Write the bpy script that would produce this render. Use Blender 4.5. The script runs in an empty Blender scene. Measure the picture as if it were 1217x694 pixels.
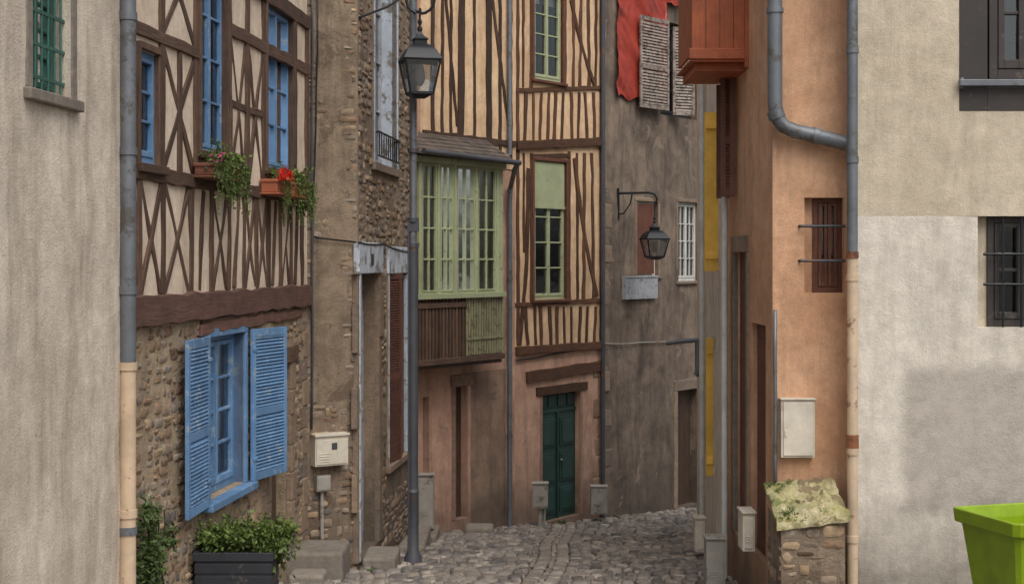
import bpy, math, random, bmesh
from mathutils import Vector, Matrix, noise
random.seed(7)
R=random.random; U=random.uniform
F=1700.; U0=608.5; V0=310.
def gz(y):
    y=max(-20,min(32,y)); return -1.7-.117*y
def C(r,g,b,k=1.0):
    f=lambda x:((x/255+.055)/1.055)**2.4
    return (min(1,f(r)*k),min(1,f(g)*k),min(1,f(b)*k),1)
# ------------------------------------------------------------ materials
def newmat(name):
    m=bpy.data.materials.new(name); m.use_nodes=True; nt=m.node_tree
    return m,nt,nt.nodes['Principled BSDF']
def nd(nt,t,**k):
    n=nt.nodes.new(t)
    for a,b in k.items():
        if a in n.inputs: n.inputs[a].default_value=b
        else: setattr(n,a,b)
    return n
def mixc(nt,fac,a,b,mode='MIX'):
    n=nt.nodes.new('ShaderNodeMix'); n.data_type='RGBA'; n.blend_type=mode
    for i,x in ((0,fac),(6,a),(7,b)):
        if isinstance(x,(int,float,tuple)): n.inputs[i].default_value=x
        else: nt.links.new(x,n.inputs[i])
    return n.outputs[2]
def ramp(nt,src,stops):
    n=nt.nodes.new('ShaderNodeValToRGB'); nt.links.new(src,n.inputs[0])
    e=n.color_ramp.elements
    while len(e)<len(stops): e.new(.5)
    for i,(p,c) in enumerate(stops):
        e[i].position=p; e[i].color=c if isinstance(c,tuple) else (c,c,c,1)
    return n.outputs[0]
def coord(nt,scale=(1,1,1),uv=False,loc=(0,0,0)):
    tc=nt.nodes.new('ShaderNodeTexCoord'); mp=nt.nodes.new('ShaderNodeMapping')
    mp.inputs['Scale'].default_value=scale; mp.inputs['Location'].default_value=loc
    nt.links.new(tc.outputs['UV' if uv else 'Object'],mp.inputs[0]); return mp.outputs[0]
def noi(nt,vec,sc,det=4,ro=.6,dist=0):
    n=nd(nt,'ShaderNodeTexNoise',Scale=sc,Detail=det,Roughness=ro,Distortion=dist)
    nt.links.new(vec,n.inputs['Vector']); return n.outputs['Fac']
def bump(nt,b,h,st,dist=.01,prev=None):
    n=nd(nt,'ShaderNodeBump',Strength=st,Distance=dist); nt.links.new(h,n.inputs['Height'])
    if prev: nt.links.new(prev,n.inputs['Normal'])
    nt.links.new(n.outputs[0],b.inputs['Normal']); return n.outputs[0]
def rnd(nt):
    n=nt.nodes.new('ShaderNodeAttribute'); n.attribute_name='rnd'; return n.outputs['Fac']
def plaster(name,c1,c2,c3,sc=1.,bm=.5,streak=.6,chip=None,chipt=.66,grain=60,gr=.1,patch=None,base=None):
    m,nt,b=newmat(name); b.inputs['Roughness'].default_value=.92
    off=U(0,30)
    v=coord(nt,loc=(off,off*.7,off*1.3))
    col=mixc(nt,ramp(nt,noi(nt,v,.9*sc,6,.68,.4),[(.36,0.),(.64,1.)]),c1,c2)
    vs=coord(nt,(3.2,3.2,.4),loc=(off,1,2))
    s=ramp(nt,noi(nt,vs,1.2,5,.72,.3),[(.46,0.),(.70,streak)])
    col=mixc(nt,s,col,c3)
    mid=noi(nt,v,6,5,.75)
    if patch:
        (x0,x1,z0,z1),pc=patch
        tc=nt.nodes.new('ShaderNodeTexCoord'); nz=nd(nt,'ShaderNodeTexNoise',Scale=1.6,Detail=6,Roughness=.65); nt.links.new(tc.outputs['Object'],nz.inputs['Vector'])
        va=nd(nt,'ShaderNodeVectorMath',operation='MULTIPLY_ADD'); nt.links.new(nz.outputs['Color'],va.inputs[0]); va.inputs[1].default_value=(.34,.34,.34); nt.links.new(tc.outputs['Object'],va.inputs[2])
        sp=nt.nodes.new('ShaderNodeSeparateXYZ'); nt.links.new(va.outputs[0],sp.inputs[0]); fac=None
        for o,a,e in ((0,x0+.17,1),(0,x1+.17,-1),(2,z0+.17,1),(2,z1+.17,-1)):
            mr=nd(nt,'ShaderNodeMapRange'); mr.interpolation_type='SMOOTHSTEP'; nt.links.new(sp.outputs[o],mr.inputs[0]); mr.inputs[1].default_value=a-.09; mr.inputs[2].default_value=a+.09; mr.inputs[3].default_value=0 if e>0 else 1; mr.inputs[4].default_value=1 if e>0 else 0
            if fac is None: fac=mr.outputs[0]
            else:
                mm=nd(nt,'ShaderNodeMath',operation='MULTIPLY'); nt.links.new(fac,mm.inputs[0]); nt.links.new(mr.outputs[0],mm.inputs[1]); fac=mm.outputs[0]
        col=mixc(nt,fac,col,pc)
    if base is not None:  # splash-back grime and damp near the foot of the wall
        tc=nt.nodes.new('ShaderNodeTexCoord'); sp=nt.nodes.new('ShaderNodeSeparateXYZ'); nt.links.new(tc.outputs['Object'],sp.inputs[0])
        ad=nd(nt,'ShaderNodeMath',operation='MULTIPLY_ADD'); nt.links.new(noi(nt,v,2.2,6,.7),ad.inputs[0]); ad.inputs[1].default_value=-1.6; nt.links.new(sp.outputs[2],ad.inputs[2])
        mr=nd(nt,'ShaderNodeMapRange'); nt.links.new(ad.outputs[0],mr.inputs[0]); mr.inputs[1].default_value=base-.8; mr.inputs[2].default_value=base+.5; mr.inputs[3].default_value=.75; mr.inputs[4].default_value=0
        col=mixc(nt,mr.outputs[0],col,C(84,76,66))
    col=mixc(nt,1.,col,ramp(nt,mid,[(.3,(.82,.815,.81,1)),(.7,(1.12,1.11,1.10,1))]),'MULTIPLY')
    g=noi(nt,v,grain,3,.7)
    col=mixc(nt,1.,col,ramp(nt,g,[(.3,(1-gr,)*3+(1,)),(.7,(1+gr*.7,)*3+(1,))]),'MULTIPLY')
    if chip:
        cf=ramp(nt,noi(nt,v,1.9,8,.7,.5),[(chipt,0.),(chipt+.02,.85)])
        col=mixc(nt,cf,col,chip)
    hh=nd(nt,'ShaderNodeMath',operation='MULTIPLY_ADD'); nt.links.new(mid,hh.inputs[0]); hh.inputs[1].default_value=1.6; nt.links.new(g,hh.inputs[2])
    bump(nt,b,hh.outputs[0],bm,.012)
    nt.links.new(col,b.inputs['Base Color']); return m
def stone(name,cols,bm=.7,dirt=.45,lo=.7,rough=.9):
    m,nt,b=newmat(name); b.inputs['Roughness'].default_value=rough
    v=coord(nt); r=rnd(nt)
    col=ramp(nt,r,[(i/(len(cols)-1.),c) for i,c in enumerate(cols)])
    col=mixc(nt,1.,col,ramp(nt,noi(nt,v,11,6,.75),[(.3,(lo,lo,lo,1)),(.7,(1.26,1.25,1.23,1))]),'MULTIPLY')
    col=mixc(nt,ramp(nt,noi(nt,v,1.3,5,.7),[(.48,0.),(.72,dirt)]),col,C(72,66,58))
    nt.links.new(col,b.inputs['Base Color'])
    bump(nt,b,noi(nt,v,26,5,.78),bm,.014); return m
def wood(name,c1,c2,bm=.6,var=.35,rough=.8,scale=(1.6,26,1)):
    m,nt,b=newmat(name); b.inputs['Roughness'].default_value=rough
    v=coord(nt,scale,True); f=noi(nt,v,2.2,5,.7,.6)
    col=mixc(nt,ramp(nt,f,[(.32,0.),(.68,1.)]),c1,c2)
    r=rnd(nt); col=mixc(nt,1.,col,ramp(nt,r,[(0,(1-var,)*3+(1,)),(1,(1+var*.7,)*3+(1,))]),'MULTIPLY')
    o=coord(nt)
    col=mixc(nt,1.,col,ramp(nt,noi(nt,o,4,5,.7),[(.3,(.68,.68,.68,1)),(.7,(1.2,1.2,1.2,1))]),'MULTIPLY')
    nt.links.new(col,b.inputs['Base Color']); bump(nt,b,f,bm,.006); return m
def paint(name,c,wear=None,wt=.66,rough=.55,var=.15,metal=0,spots=9):
    m,nt,b=newmat(name); b.inputs['Roughness'].default_value=rough; b.inputs['Metallic'].default_value=metal
    v=coord(nt); r=rnd(nt)
    col=mixc(nt,1.,c,ramp(nt,r,[(0,(1-var,)*3+(1,)),(1,(1+var*.6,)*3+(1,))]),'MULTIPLY')
    nn=noi(nt,v,3,5,.7)
    col=mixc(nt,1.,col,ramp(nt,nn,[(.3,(.74,.74,.74,1)),(.7,(1.14,1.14,1.14,1))]),'MULTIPLY')
    if wear: col=mixc(nt,ramp(nt,noi(nt,v,spots,7,.78),[(wt-.03,0.),(wt+.02,1.)]),col,wear)
    nt.links.new(col,b.inputs['Base Color']); bump(nt,b,noi(nt,v,45,3,.7),.25,.004); return m
def glassm(name,tint=(.92,.94,.93,1),add=.07):
    m,nt,b=newmat(name); nt.nodes.remove(b); out=nt.nodes['Material Output']
    g=nd(nt,'ShaderNodeBsdfGlossy',Roughness=.06,Color=(.9,.95,1,1)); t=nd(nt,'ShaderNodeBsdfTransparent',Color=tint)
    fr=nd(nt,'ShaderNodeFresnel',IOR=1.55); mx=nt.nodes.new('ShaderNodeMixShader')
    ad=nd(nt,'ShaderNodeMath',operation='ADD'); nt.links.new(fr.outputs[0],ad.inputs[0]); ad.inputs[1].default_value=add
    bp=nd(nt,'ShaderNodeBump',Strength=.3,Distance=.012); nt.links.new(noi(nt,coord(nt),3,2,.5),bp.inputs['Height']); nt.links.new(bp.outputs[0],g.inputs['Normal'])
    nt.links.new(ad.outputs[0],mx.inputs[0]); nt.links.new(t.outputs[0],mx.inputs[1]); nt.links.new(g.outputs[0],mx.inputs[2])
    nt.links.new(mx.outputs[0],out.inputs[0]); return m
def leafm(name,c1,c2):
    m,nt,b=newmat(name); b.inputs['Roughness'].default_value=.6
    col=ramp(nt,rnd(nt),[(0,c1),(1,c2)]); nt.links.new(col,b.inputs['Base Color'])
    out=nt.nodes['Material Output']; tr=nt.nodes.new('ShaderNodeBsdfTranslucent'); nt.links.new(col,tr.inputs[0])
    mx=nd(nt,'ShaderNodeMixShader'); mx.inputs[0].default_value=.25
    nt.links.new(b.outputs[0],mx.inputs[1]); nt.links.new(tr.outputs[0],mx.inputs[2]); nt.links.new(mx.outputs[0],out.inputs[0]); return m

m_w1=plaster('render_beige',C(226,214,197),C(202,189,172),C(158,145,129),1.3,.6,.7,C(152,140,124),.66)
m_infill=plaster('infill_cream',C(228,212,192),C(210,191,169),C(162,142,122),2,.4,.6)
m_mortar=plaster('lime_mortar',C(178,160,134),C(148,129,106),C(106,93,79),3,.9,.6,grain=40)
m_mortar2=plaster('brown_render',C(156,138,118),C(124,108,90),C(88,77,66),1.6,.9,.8,C(100,85,70),.58,grain=40,base=-3.6)
m_pink=plaster('pink_render',C(206,168,146),C(180,142,120),C(126,104,90),1.5,.5,.7,C(142,120,104),.64,base=-4.75)
m_pier=plaster('brown_pink_render',C(168,140,120),C(136,112,95),C(98,84,74),2.5,.7,.7,C(120,104,92),.60,base=-4.5)
m_peach=plaster('peach_infill',C(230,200,164),C(208,174,138),C(152,122,98),2,.4,.6)
m_grey=plaster('grey_brown_render',C(146,129,113),C(104,92,82),C(70,62,55),1.9,.9,.85,C(146,130,113),.61,base=-5.1)
m_pale=plaster('pale_render',C(238,230,216),C(222,212,198),C(166,155,142),1,.5,.6)
m_orange=plaster('orange_render',C(214,172,139),C(197,151,117),C(148,116,94),1.4,.5,.6,C(174,142,116),.66,base=-3.3)
m_white2=plaster('cream_render_upper',C(210,198,178),C(192,179,158),C(152,139,120),.9,.5,.5,None,.7,70,.08)
m_rub=stone('rubble',[C(106,88,72),C(156,128,102),C(134,123,112),C(176,152,122),C(118,94,76),C(160,148,133),C(94,86,80)],.9,.45,.65)
m_quoin=stone('dressed_stone',[C(128,111,96),C(150,130,110),C(140,120,102),C(122,111,102)],.7)
m_quoin2=stone('granite_red',[C(150,120,100),C(134,108,92),C(158,130,110)],.7)
m_step=stone('step_stone',[C(138,130,119),C(120,112,103),C(150,141,130)],.7)
m_cob=stone('setts',[C(104,99,96),C(148,141,134),C(126,116,106),C(168,159,148),C(92,88,86),C(140,134,129)],.5,.35,.7,.6)
m_joint=plaster('joint_sand',C(92,85,76),C(70,65,58),C(56,54,44),2,.8,.5)
m_tim=wood('weathered_timber',C(66,48,39),C(112,87,70),.7)
m_tim2=wood('red_timber',C(62,39,26),C(106,72,48),.7)
m_tim3=wood('dark_timber',C(48,33,25),C(84,61,44),.7)
m_beam=wood('painted_beam',C(86,60,52),C(120,88,76),.7,.15)
m_brown=wood('brown_joinery',C(82,50,38),C(118,72,52),.3,.15,.6)
m_rust=wood('rust_red_boards',C(150,78,46),C(180,98,60),.3,.12,.6)
m_door=wood('old_door',C(60,46,38),C(90,70,58),.4,.15,.6)
m_blue=paint('blue_paint',C(102,140,180),C(146,162,174),.60,spots=6,var=.2)
m_green=paint('green_paint',C(172,180,142),C(136,136,108),.60,spots=6)
m_green2=paint('trellis_paint',C(146,146,112),C(108,94,74),.54,spots=6)
m_dgreen=paint('teal_door_paint',C(36,66,60),C(60,78,72),.64)
m_bgreen=paint('dark_green_paint',C(60,104,92))
m_wframe=paint('white_paint',C(212,212,206),C(155,150,143),.64)
m_bwhite=paint('bluewhite_paint',C(190,200,212),C(128,122,114),.56,spots=5)
m_palegrey=paint('palegrey_paint',C(180,182,188),C(115,110,105),.58)
m_shut=paint('grey_shutter_paint',C(152,140,130),C(96,84,75),.54)
m_yel=paint('yellow_paint',C(248,202,90),C(206,162,84),.68)
m_zinc=paint('zinc',C(118,123,129),C(94,92,88),.58,.5,.1,.35,4)
m_bpipe=paint('beige_pipe',C(206,182,154),C(140,108,84),.62,.5,.08,0,4)
m_iron=paint('black_iron',C(36,40,44),C(60,52,46),.7,.5,.1,.3)
m_pole=paint('grey_pole',C(78,80,86),C(104,82,68),.62,.55,.1,.2,4)
m_box=paint('box_plastic',C(212,204,188),C(160,148,132),.64,.5,.05,0,4)
m_gbox=paint('grey_box',C(158,154,146),C(112,104,94),.60,.6,.1,0,4)
m_rustp=paint('rust_collar',C(150,96,62),C(90,56,42),.52)
m_plan=paint('anthracite_plastic',C(48,50,56),C(80,78,74),.64,.5,.1,0,4)
m_lime=paint('lime_plastic',C(130,158,16),C(110,130,30),.68,.4,.03,0,4)
m_dark=paint('dark_frame',C(58,52,49),C(84,76,68),.62)
m_int=paint('interior_dark',C(70,64,58))
m_terra=paint('terracotta',C(170,96,66),C(120,90,75),.62)
m_curt=paint('curtain',C(222,220,212),None,.7,.9,.1)
m_tarp=paint('red_tarp',C(170,62,46),C(134,52,42),.56,.6,.05,0,3)
m_slate=stone('slate',[C(80,71,66),C(104,92,83),C(66,61,58)],.5)
m_tile=stone('roof_tiles',[C(140,88,66),C(110,74,58),C(125,96,80)],.5)
m_moss=plaster('mossy_slab',C(196,184,152),C(146,142,88),C(92,102,50),4,1.,.9,C(116,100,76),.54)
m_glass=glassm('window_glass'); m_lglass=glassm('lantern_glass',(.85,.88,.88,1),.25)
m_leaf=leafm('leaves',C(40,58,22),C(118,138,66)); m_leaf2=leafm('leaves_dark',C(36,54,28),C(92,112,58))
m_flow=leafm('red_flowers',C(200,20,16),C(235,50,30)); m_pink2=leafm('pink_flowers',C(190,30,110),C(220,70,150))
m_soil=paint('soil',C(50,40,32)); m_bulb=paint('frosted_bulb',C(235,235,230))
# ------------------------------------------------------------ mesh builder
class MB:
    def __init__(s,xf=None): s.v=[];s.f=[];s.u=[];s.r=[];s.m=[];s.xf=xf;s.mi=0
    def add(s,pts,faces,uvs=None,r=None):
        o=len(s.v); r=R() if r is None else r
        for p in pts: s.v.append(tuple(s.xf(*p)) if s.xf else tuple(p))
        for i,f in enumerate(faces):
            s.f.append([o+k for k in f]); s.u.append(uvs[i] if uvs else [(pts[k][0],pts[k][2]) for k in f]); s.r.append(r); s.m.append(s.mi)
    def box(s,x0,x1,y0,y1,z0,z1,r=None):
        p=[(x,y,z) for z in (z0,z1) for y in (y0,y1) for x in (x0,x1)]
        fs=[(0,1,3,2),(4,6,7,5),(0,4,5,1),(2,3,7,6),(0,2,6,4),(1,5,7,3)]
        d=[abs(x1-x0),abs(y1-y0),abs(z1-z0)]; L=d.index(max(d)); ou,ov=U(0,20),U(0,20)
        uvs=[]
        for f in fs:
            ax=[i for i in range(3) if max(p[k][i] for k in f)-min(p[k][i] for k in f)>1e-6]
            if len(ax)<2: ax=[0,2]
            a,b=(ax[0],ax[1]) if ax[1]!=L else (ax[1],ax[0])
            if L not in ax: uvs.append([(p[k][a]*.1+ou,p[k][b]+ov) for k in f])
            else: uvs.append([(p[k][a]+ou,p[k][b]+ov) for k in f])
        s.add(p,fs,uvs,r)
    def beam(s,a,b,w,d0,d1,j=.007,seg=.2,r=None,bow=0):
        a=Vector(a);b=Vector(b);L=(b-a).length
        if L<1e-4:return
        t=(b-a)/L;q=Vector((-t.y,t.x)); n=max(1,int(L/seg)); pts=[];ou,ov=U(0,30),U(0,30)
        for i in range(n+1):
            c=a+t*L*i/n+q*bow*math.sin(math.pi*i/n)+q*U(-j,j)*.8; w1=w/2+U(-j,j); w2=w/2+U(-j,j); e=d1+U(-j,j)*.4
            for (x,d) in ((c-q*w1,d0),(c-q*w1,e),(c+q*w2,e),(c+q*w2,d0)): pts.append((x.x,d,x.y))
        fs=[];uvs=[]
        for i in range(n):
            k=4*i;u0=L*i/n+ou;u1=L*(i+1)/n+ou
            for (x,y,v0,v1) in ((0,1,0,.05),(1,2,.05,.05+w),(2,3,.05+w,.1+w)):
                fs.append((k+x,k+y,k+4+y,k+4+x)); uvs.append([(u0,v0+ov),(u0,v1+ov),(u1,v1+ov),(u1,v0+ov)])
        fs.append((0,1,2,3)); uvs.append([(ou,ov)]*4); k=4*n; fs.append((k,k+1,k+2,k+3)); uvs.append([(ou,ov)]*4)
        s.add(pts,fs,uvs,r)
    def tube(s,path,r,n=10,rr=None):
        P=[Vector(p) for p in path]; rs=r if isinstance(r,list) else [r]*len(P); pts=[]
        ref=None
        for i,p in enumerate(P):
            t=(P[min(i+1,len(P)-1)]-P[max(i-1,0)]).normalized()
            if ref is None: ref=Vector((0,0,1)) if abs(t.z)<.9 else Vector((1,0,0))
            a=(ref-t*ref.dot(t)).normalized(); b=t.cross(a); ref=a
            for k in range(n):
                an=2*math.pi*k/n; pts.append(p+a*rs[i]*math.cos(an)+b*rs[i]*math.sin(an))
        fs=[]
        for i in range(len(P)-1):
            for k in range(n): fs.append((i*n+k,i*n+(k+1)%n,(i+1)*n+(k+1)%n,(i+1)*n+k))
        fs.append(tuple(range(n))); fs.append(tuple(range((len(P)-1)*n,len(P)*n)))
        s.add([tuple(p) for p in pts],fs,None,rr)
    def lathe(s,c,prof,n=12,rot=0,r=None):
        pts=[];fs=[]
        for (rad,z) in prof:
            for k in range(n):
                an=2*math.pi*k/n+rot; pts.append((c[0]+rad*math.cos(an),c[1]+rad*math.sin(an),c[2]+z))
        for i in range(len(prof)-1):
            for k in range(n): fs.append((i*n+k,i*n+(k+1)%n,(i+1)*n+(k+1)%n,(i+1)*n+k))
        fs.append(tuple(range(n))); fs.append(tuple(range((len(prof)-1)*n,len(prof)*n)))
        s.add(pts,fs,None,r)
    def pillow(s,x0,x1,z0,z1,pr,g=.006,flat=.72,base=-.02):
        cx,cz=(x0+x1)/2,(z0+z1)/2;a=(x1-x0)/2-g;b=(z1-z0)/2-g
        if a<.015 or b<.012:return
        ring=[]
        ch=min(a,b)*U(.25,.7)
        for (sx,sz) in ((-1,-1),(1,-1),(1,1),(-1,1)):
            c2=ch*U(.5,1.3)
            ring+=[(sx*a*U(.86,1.06),sz*(b-c2)*U(.8,1.)),(sx*(a-c2)*U(.8,1.),sz*b*U(.84,1.08))]
        ring.sort(key=lambda q:math.atan2(q[1]/b,q[0]/a)); tx,tz=U(-.006,.006),U(-.006,.006)
        pts=[(cx+x,base,cz+z) for x,z in ring]+[(cx+x*.95,pr-.007+tx*x/a+tz*z/b+U(-.002,.002),cz+z*.93) for x,z in ring]+[(cx+x*flat,pr+tx*x/a+tz*z/b+U(-.003,.003),cz+z*flat) for x,z in ring]+[(cx,pr+U(-.002,.004),cz)]
        fs=[]
        for k in range(8):
            q=(k+1)%8; fs+=[(k,q,8+q,8+k),(8+k,8+q,16+q,16+k),(16+k,16+q,24)]
        s.add(pts,fs)
def emit(name,mb,mats,parent=None,fr=None,bev=0,smooth=False):
    me=bpy.data.meshes.new(name)
    vs=[(x,fr.sg*y,z) for x,y,z in mb.v] if fr else mb.v
    me.from_pydata(vs,[],mb.f)
    uvl=me.uv_layers.new(name='UVMap'); flat=[c for f in mb.u for uv in f for c in uv]; uvl.data.foreach_set('uv',flat)
    at=me.attributes.new('rnd','FLOAT','FACE'); at.data.foreach_set('value',mb.r)
    mats=mats if isinstance(mats,list) else [mats]
    for m in mats: me.materials.append(m)
    me.polygons.foreach_set('material_index',mb.m)
    bm=bmesh.new(); bm.from_mesh(me); bmesh.ops.recalc_face_normals(bm,faces=bm.faces); bm.to_mesh(me); bm.free()
    if smooth: me.polygons.foreach_set('use_smooth',[True]*len(me.polygons))
    ob=bpy.data.objects.new(name,me); bpy.context.scene.collection.objects.link(ob)
    if smooth=='auto':
        try: me.set_sharp_from_angle(angle=math.radians(40))
        except Exception: pass
    if fr: ob.matrix_basis=fr.M
    if parent: ob.parent=parent; ob.matrix_parent_inverse=Matrix.Translation(-parent.location)
    if bev:
        b=ob.modifiers.new('bevel','BEVEL'); b.width=bev; b.segments=2; b.limit_method='ANGLE'; b.angle_limit=math.radians(50)
    return ob
def empty(name,loc):
    e=bpy.data.objects.new(name,None); e.location=loc; e.empty_display_size=.3
    bpy.context.scene.collection.objects.link(e); return e
class Fr:
    def __init__(s,p0,p1):
        s.P=Vector((p0[0],p0[1])); q=Vector((p1[0],p1[1])); s.L=(q-s.P).length; s.e=(q-s.P)/s.L
        n=Vector((s.e.y,-s.e.x))
        if n.dot(-s.P)<0:n=-n
        s.n=n; s.sg=1 if s.e.x*n.y-s.e.y*n.x>0 else -1
        y=n*s.sg
        s.M=Matrix(((s.e.x,y.x,0,s.P.x),(s.e.y,y.y,0,s.P.y),(0,0,1,0),(0,0,0,1)))
    def px(s,u,v,d=0):
        a=(u-U0)/F; t=s.n.dot(s.P+s.n*d)/(s.n.x*a+s.n.y)
        pt=Vector((a*t,t)); return ((pt-s.P).dot(s.e),t*(V0-v)/F)
    def rect(s,u0,v0,u1,v1,d=0):
        a=s.px(u0,v0,d)[0];b=s.px(u1,v0,d)[0]; um=(u0+u1)/2
        z1=s.px(um,v0,d)[1]; z0=s.px(um,v1,d)[1]
        return (min(a,b),max(a,b),min(z0,z1),max(z0,z1))
    def D(s,u): a=(u-U0)/F; return s.n.dot(s.P)/(s.n.x*a+s.n.y)
    def w(s,x,d,z): p=s.P+s.e*x+s.n*d; return (p.x,p.y,z)
def wall(name,fr,s0,s1,z0,z1,ops,mat,parent,t=.28,step=.25,amp=.012,seed=0,fq=1.7):
    def lines(a,b,ex):
        L=sorted(set([a,b]+[round(x,5) for x in ex if a<x<b])); o=[]
        for i in range(len(L)-1):
            n=max(1,int((L[i+1]-L[i])/step)); o+=[L[i]+(L[i+1]-L[i])*k/n for k in range(n)]
        return o+[L[-1]]
    ops=[tuple(round(x,5) for x in o) for o in ops]
    xs=lines(s0,s1,[x for o in ops for x in o[:2]]); zs=lines(z0,z1,[x for o in ops for x in o[2:]])
    mb=MB(); pts=[]
    for z in zs:
        for x in xs:
            on=any(o[0]-1e-4<=x<=o[1]+1e-4 and o[2]-1e-4<=z<=o[3]+1e-4 for o in ops) or x in(s0,s1)
            d=0 if on else amp*(noise.noise(Vector((x*1.7+seed*9,z*1.7,seed)))+(noise.noise(Vector((x*fq+seed*9,z*fq,seed+5))) if fq>2 else 0))*1.6
            pts.append((x,d,z))
    n=len(xs); fs=[]
    for j in range(len(zs)-1):
        for i in range(n-1):
            cx,cz=(xs[i]+xs[i+1])/2,(zs[j]+zs[j+1])/2
            if any(o[0]<cx<o[1] and o[2]<cz<o[3] for o in ops): continue
            fs.append((j*n+i,j*n+i+1,(j+1)*n+i+1,(j+1)*n+i))
    mb.add(pts,fs)
    ob=emit(name,mb,mat,parent,fr,smooth=True)
    if ops:
        mb=MB()
        for (a,b,c,d) in ops:
            c4=[(a,c),(b,c),(b,d),(a,d)]
            for k in range(4):
                p,q=c4[k],c4[(k+1)%4]; mb.add([(p[0],0,p[1]),(q[0],0,q[1]),(q[0],-t,q[1]),(p[0],-t,p[1])],[(0,1,2,3)])
        emit('opening_reveals',mb,mat,parent,fr)
    return ob
def body(parent,pts,skip,h,rise=1.6,rm=None,wm=None):
    mb=MB(); n=len(pts)
    for i in range(n):
        if i in skip: continue
        a,b=pts[i],pts[(i+1)%n]; mb.add([(a[0],a[1],-6.5),(b[0],b[1],-6.5),(b[0],b[1],h),(a[0],a[1],h)],[(0,1,2,3)])
    emit('rear_walls',mb,wm or m_int,parent)
    cx=sum(p[0] for p in pts)/n; cy=sum(p[1] for p in pts)/n; mb=MB()
    ex=[]
    for p in pts:
        v=Vector((p[0]-cx,p[1]-cy)); l=v.length; v=v*(l+.25)/l; ex.append((cx+v.x,cy+v.y))
    top=[(x,y,h) for x,y in ex]; lo=[(x,y,h-.12) for x,y in ex]
    mb.add(lo+top+[(cx,cy,h+rise)],[(i,(i+1)%n,n+(i+1)%n,n+i) for i in range(n)]+[(n+i,n+(i+1)%n,2*n) for i in range(n)]+[tuple(range(n))])
    emit('roof',mb,rm or m_tile,parent)
def window(par,fr,op,mat,gd=-.16,leaves=2,cols=1,rows=4,fw=.05,mw=.022,curtain=0,name='window',glass=True):
    a,b,c,d=op; mb=MB()
    e=.003
    def B(x0,x1,z0,z1,t0=-.02,t1=.03): mb.box(x0,x1,gd+t0,gd+t1,z0,z1)
    B(a,a+fw,c,d); B(b-fw,b,c,d); B(a+fw,b-fw,d-fw,d); B(a+fw,b-fw,c,c+fw*1.2)
    W=(b-a-2*fw)/leaves
    for i in range(leaves):
        x0=a+fw+W*i;x1=x0+W;z0=c+fw*1.2;z1=d-fw; st=fw*.75
        B(x0+e,x0+st,z0+e,z1-e,-.015,.04); B(x1-st,x1-e,z0+e,z1-e,-.015,.04); B(x0+st,x1-st,z1-st,z1-e,-.015,.04); B(x0+st,x1-st,z0+e,z0+st*1.4,-.015,.04)
        zi0,zi1=z0+st*1.4,z1-st
        for k in range(1,rows): zz=zi0+(zi1-zi0)*k/rows; B(x0+st,x1-st,zz-mw/2,zz+mw/2,-.005,.028)
        for k in range(1,cols): xx=x0+st+(x1-x0-2*st)*k/cols; B(xx-mw/2,xx+mw/2,zi0,zi1,-.008,.031)
    emit(name,mb,mat,par,fr,.004)
    if glass:
        g=MB(); g.add([(a+fw,gd,c+fw),(b-fw,gd,c+fw),(b-fw,gd,d-fw),(a+fw,gd,d-fw)],[(0,1,2,3)]); emit('glass_panes',g,m_glass,par,fr)
    if curtain:
        g=MB(); n=28; zt=d; zb=c+(d-c)*(1-curtain)
        for (x0,x1) in ((a,a+(b-a)*.46),(b-(b-a)*.46,b)):
            pts=[]
            for i in range(n+1):
                x=x0+(x1-x0)*i/n; dd=gd-.1+.02*math.sin(i*1.3)+.01*math.sin(i*3.1); pts+=[(x,dd,zb),(x,dd,zt)]
            g.add(pts,[(2*i,2*i+1,2*i+3,2*i+2) for i in range(n)])
        emit('curtain',g,m_curt,par,fr,smooth=True)
def surround(mb,op,w,d0=-.04,d1=.02,top=True,bot=True,h=None):
    a,b,c,d=op
    mb.box(a-w,a,d0,d1,c,d); mb.box(b,b+w,d0,d1,c,d)
    if top: mb.box(a-w,b+w,d0,d1+.003,d,d+(h or w))
    if bot: mb.box(a-w-.03,b+w+.03,d0,d1+.04,c-w*.8,c)
def quoins(mb,op,w0=.16,w1=.28,h=.26,d0=-.05,d1=.018,left=True,right=True,top=.22):
    a,b,c,d=op
    for side in (0,1):
        if (side==0 and not left) or (side==1 and not right): continue
        z=c;k=side
        while z<d:
            hh=min(h*U(.75,1.3),d-z) ; w=(w0,w1)[k%2]*U(.8,1.2)
            if side==0: mb.box(a-w,a+.004,d0,d1+U(-.01,.006),z+.003,z+hh-.003)
            else: mb.box(b-.004,b+w,d0,d1+U(-.01,.006),z+.003,z+hh-.003)
            z+=hh;k+=1
    if top: mb.box(a-w0,b+w0,d0,d1+.01,d+.003,d+top)
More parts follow.
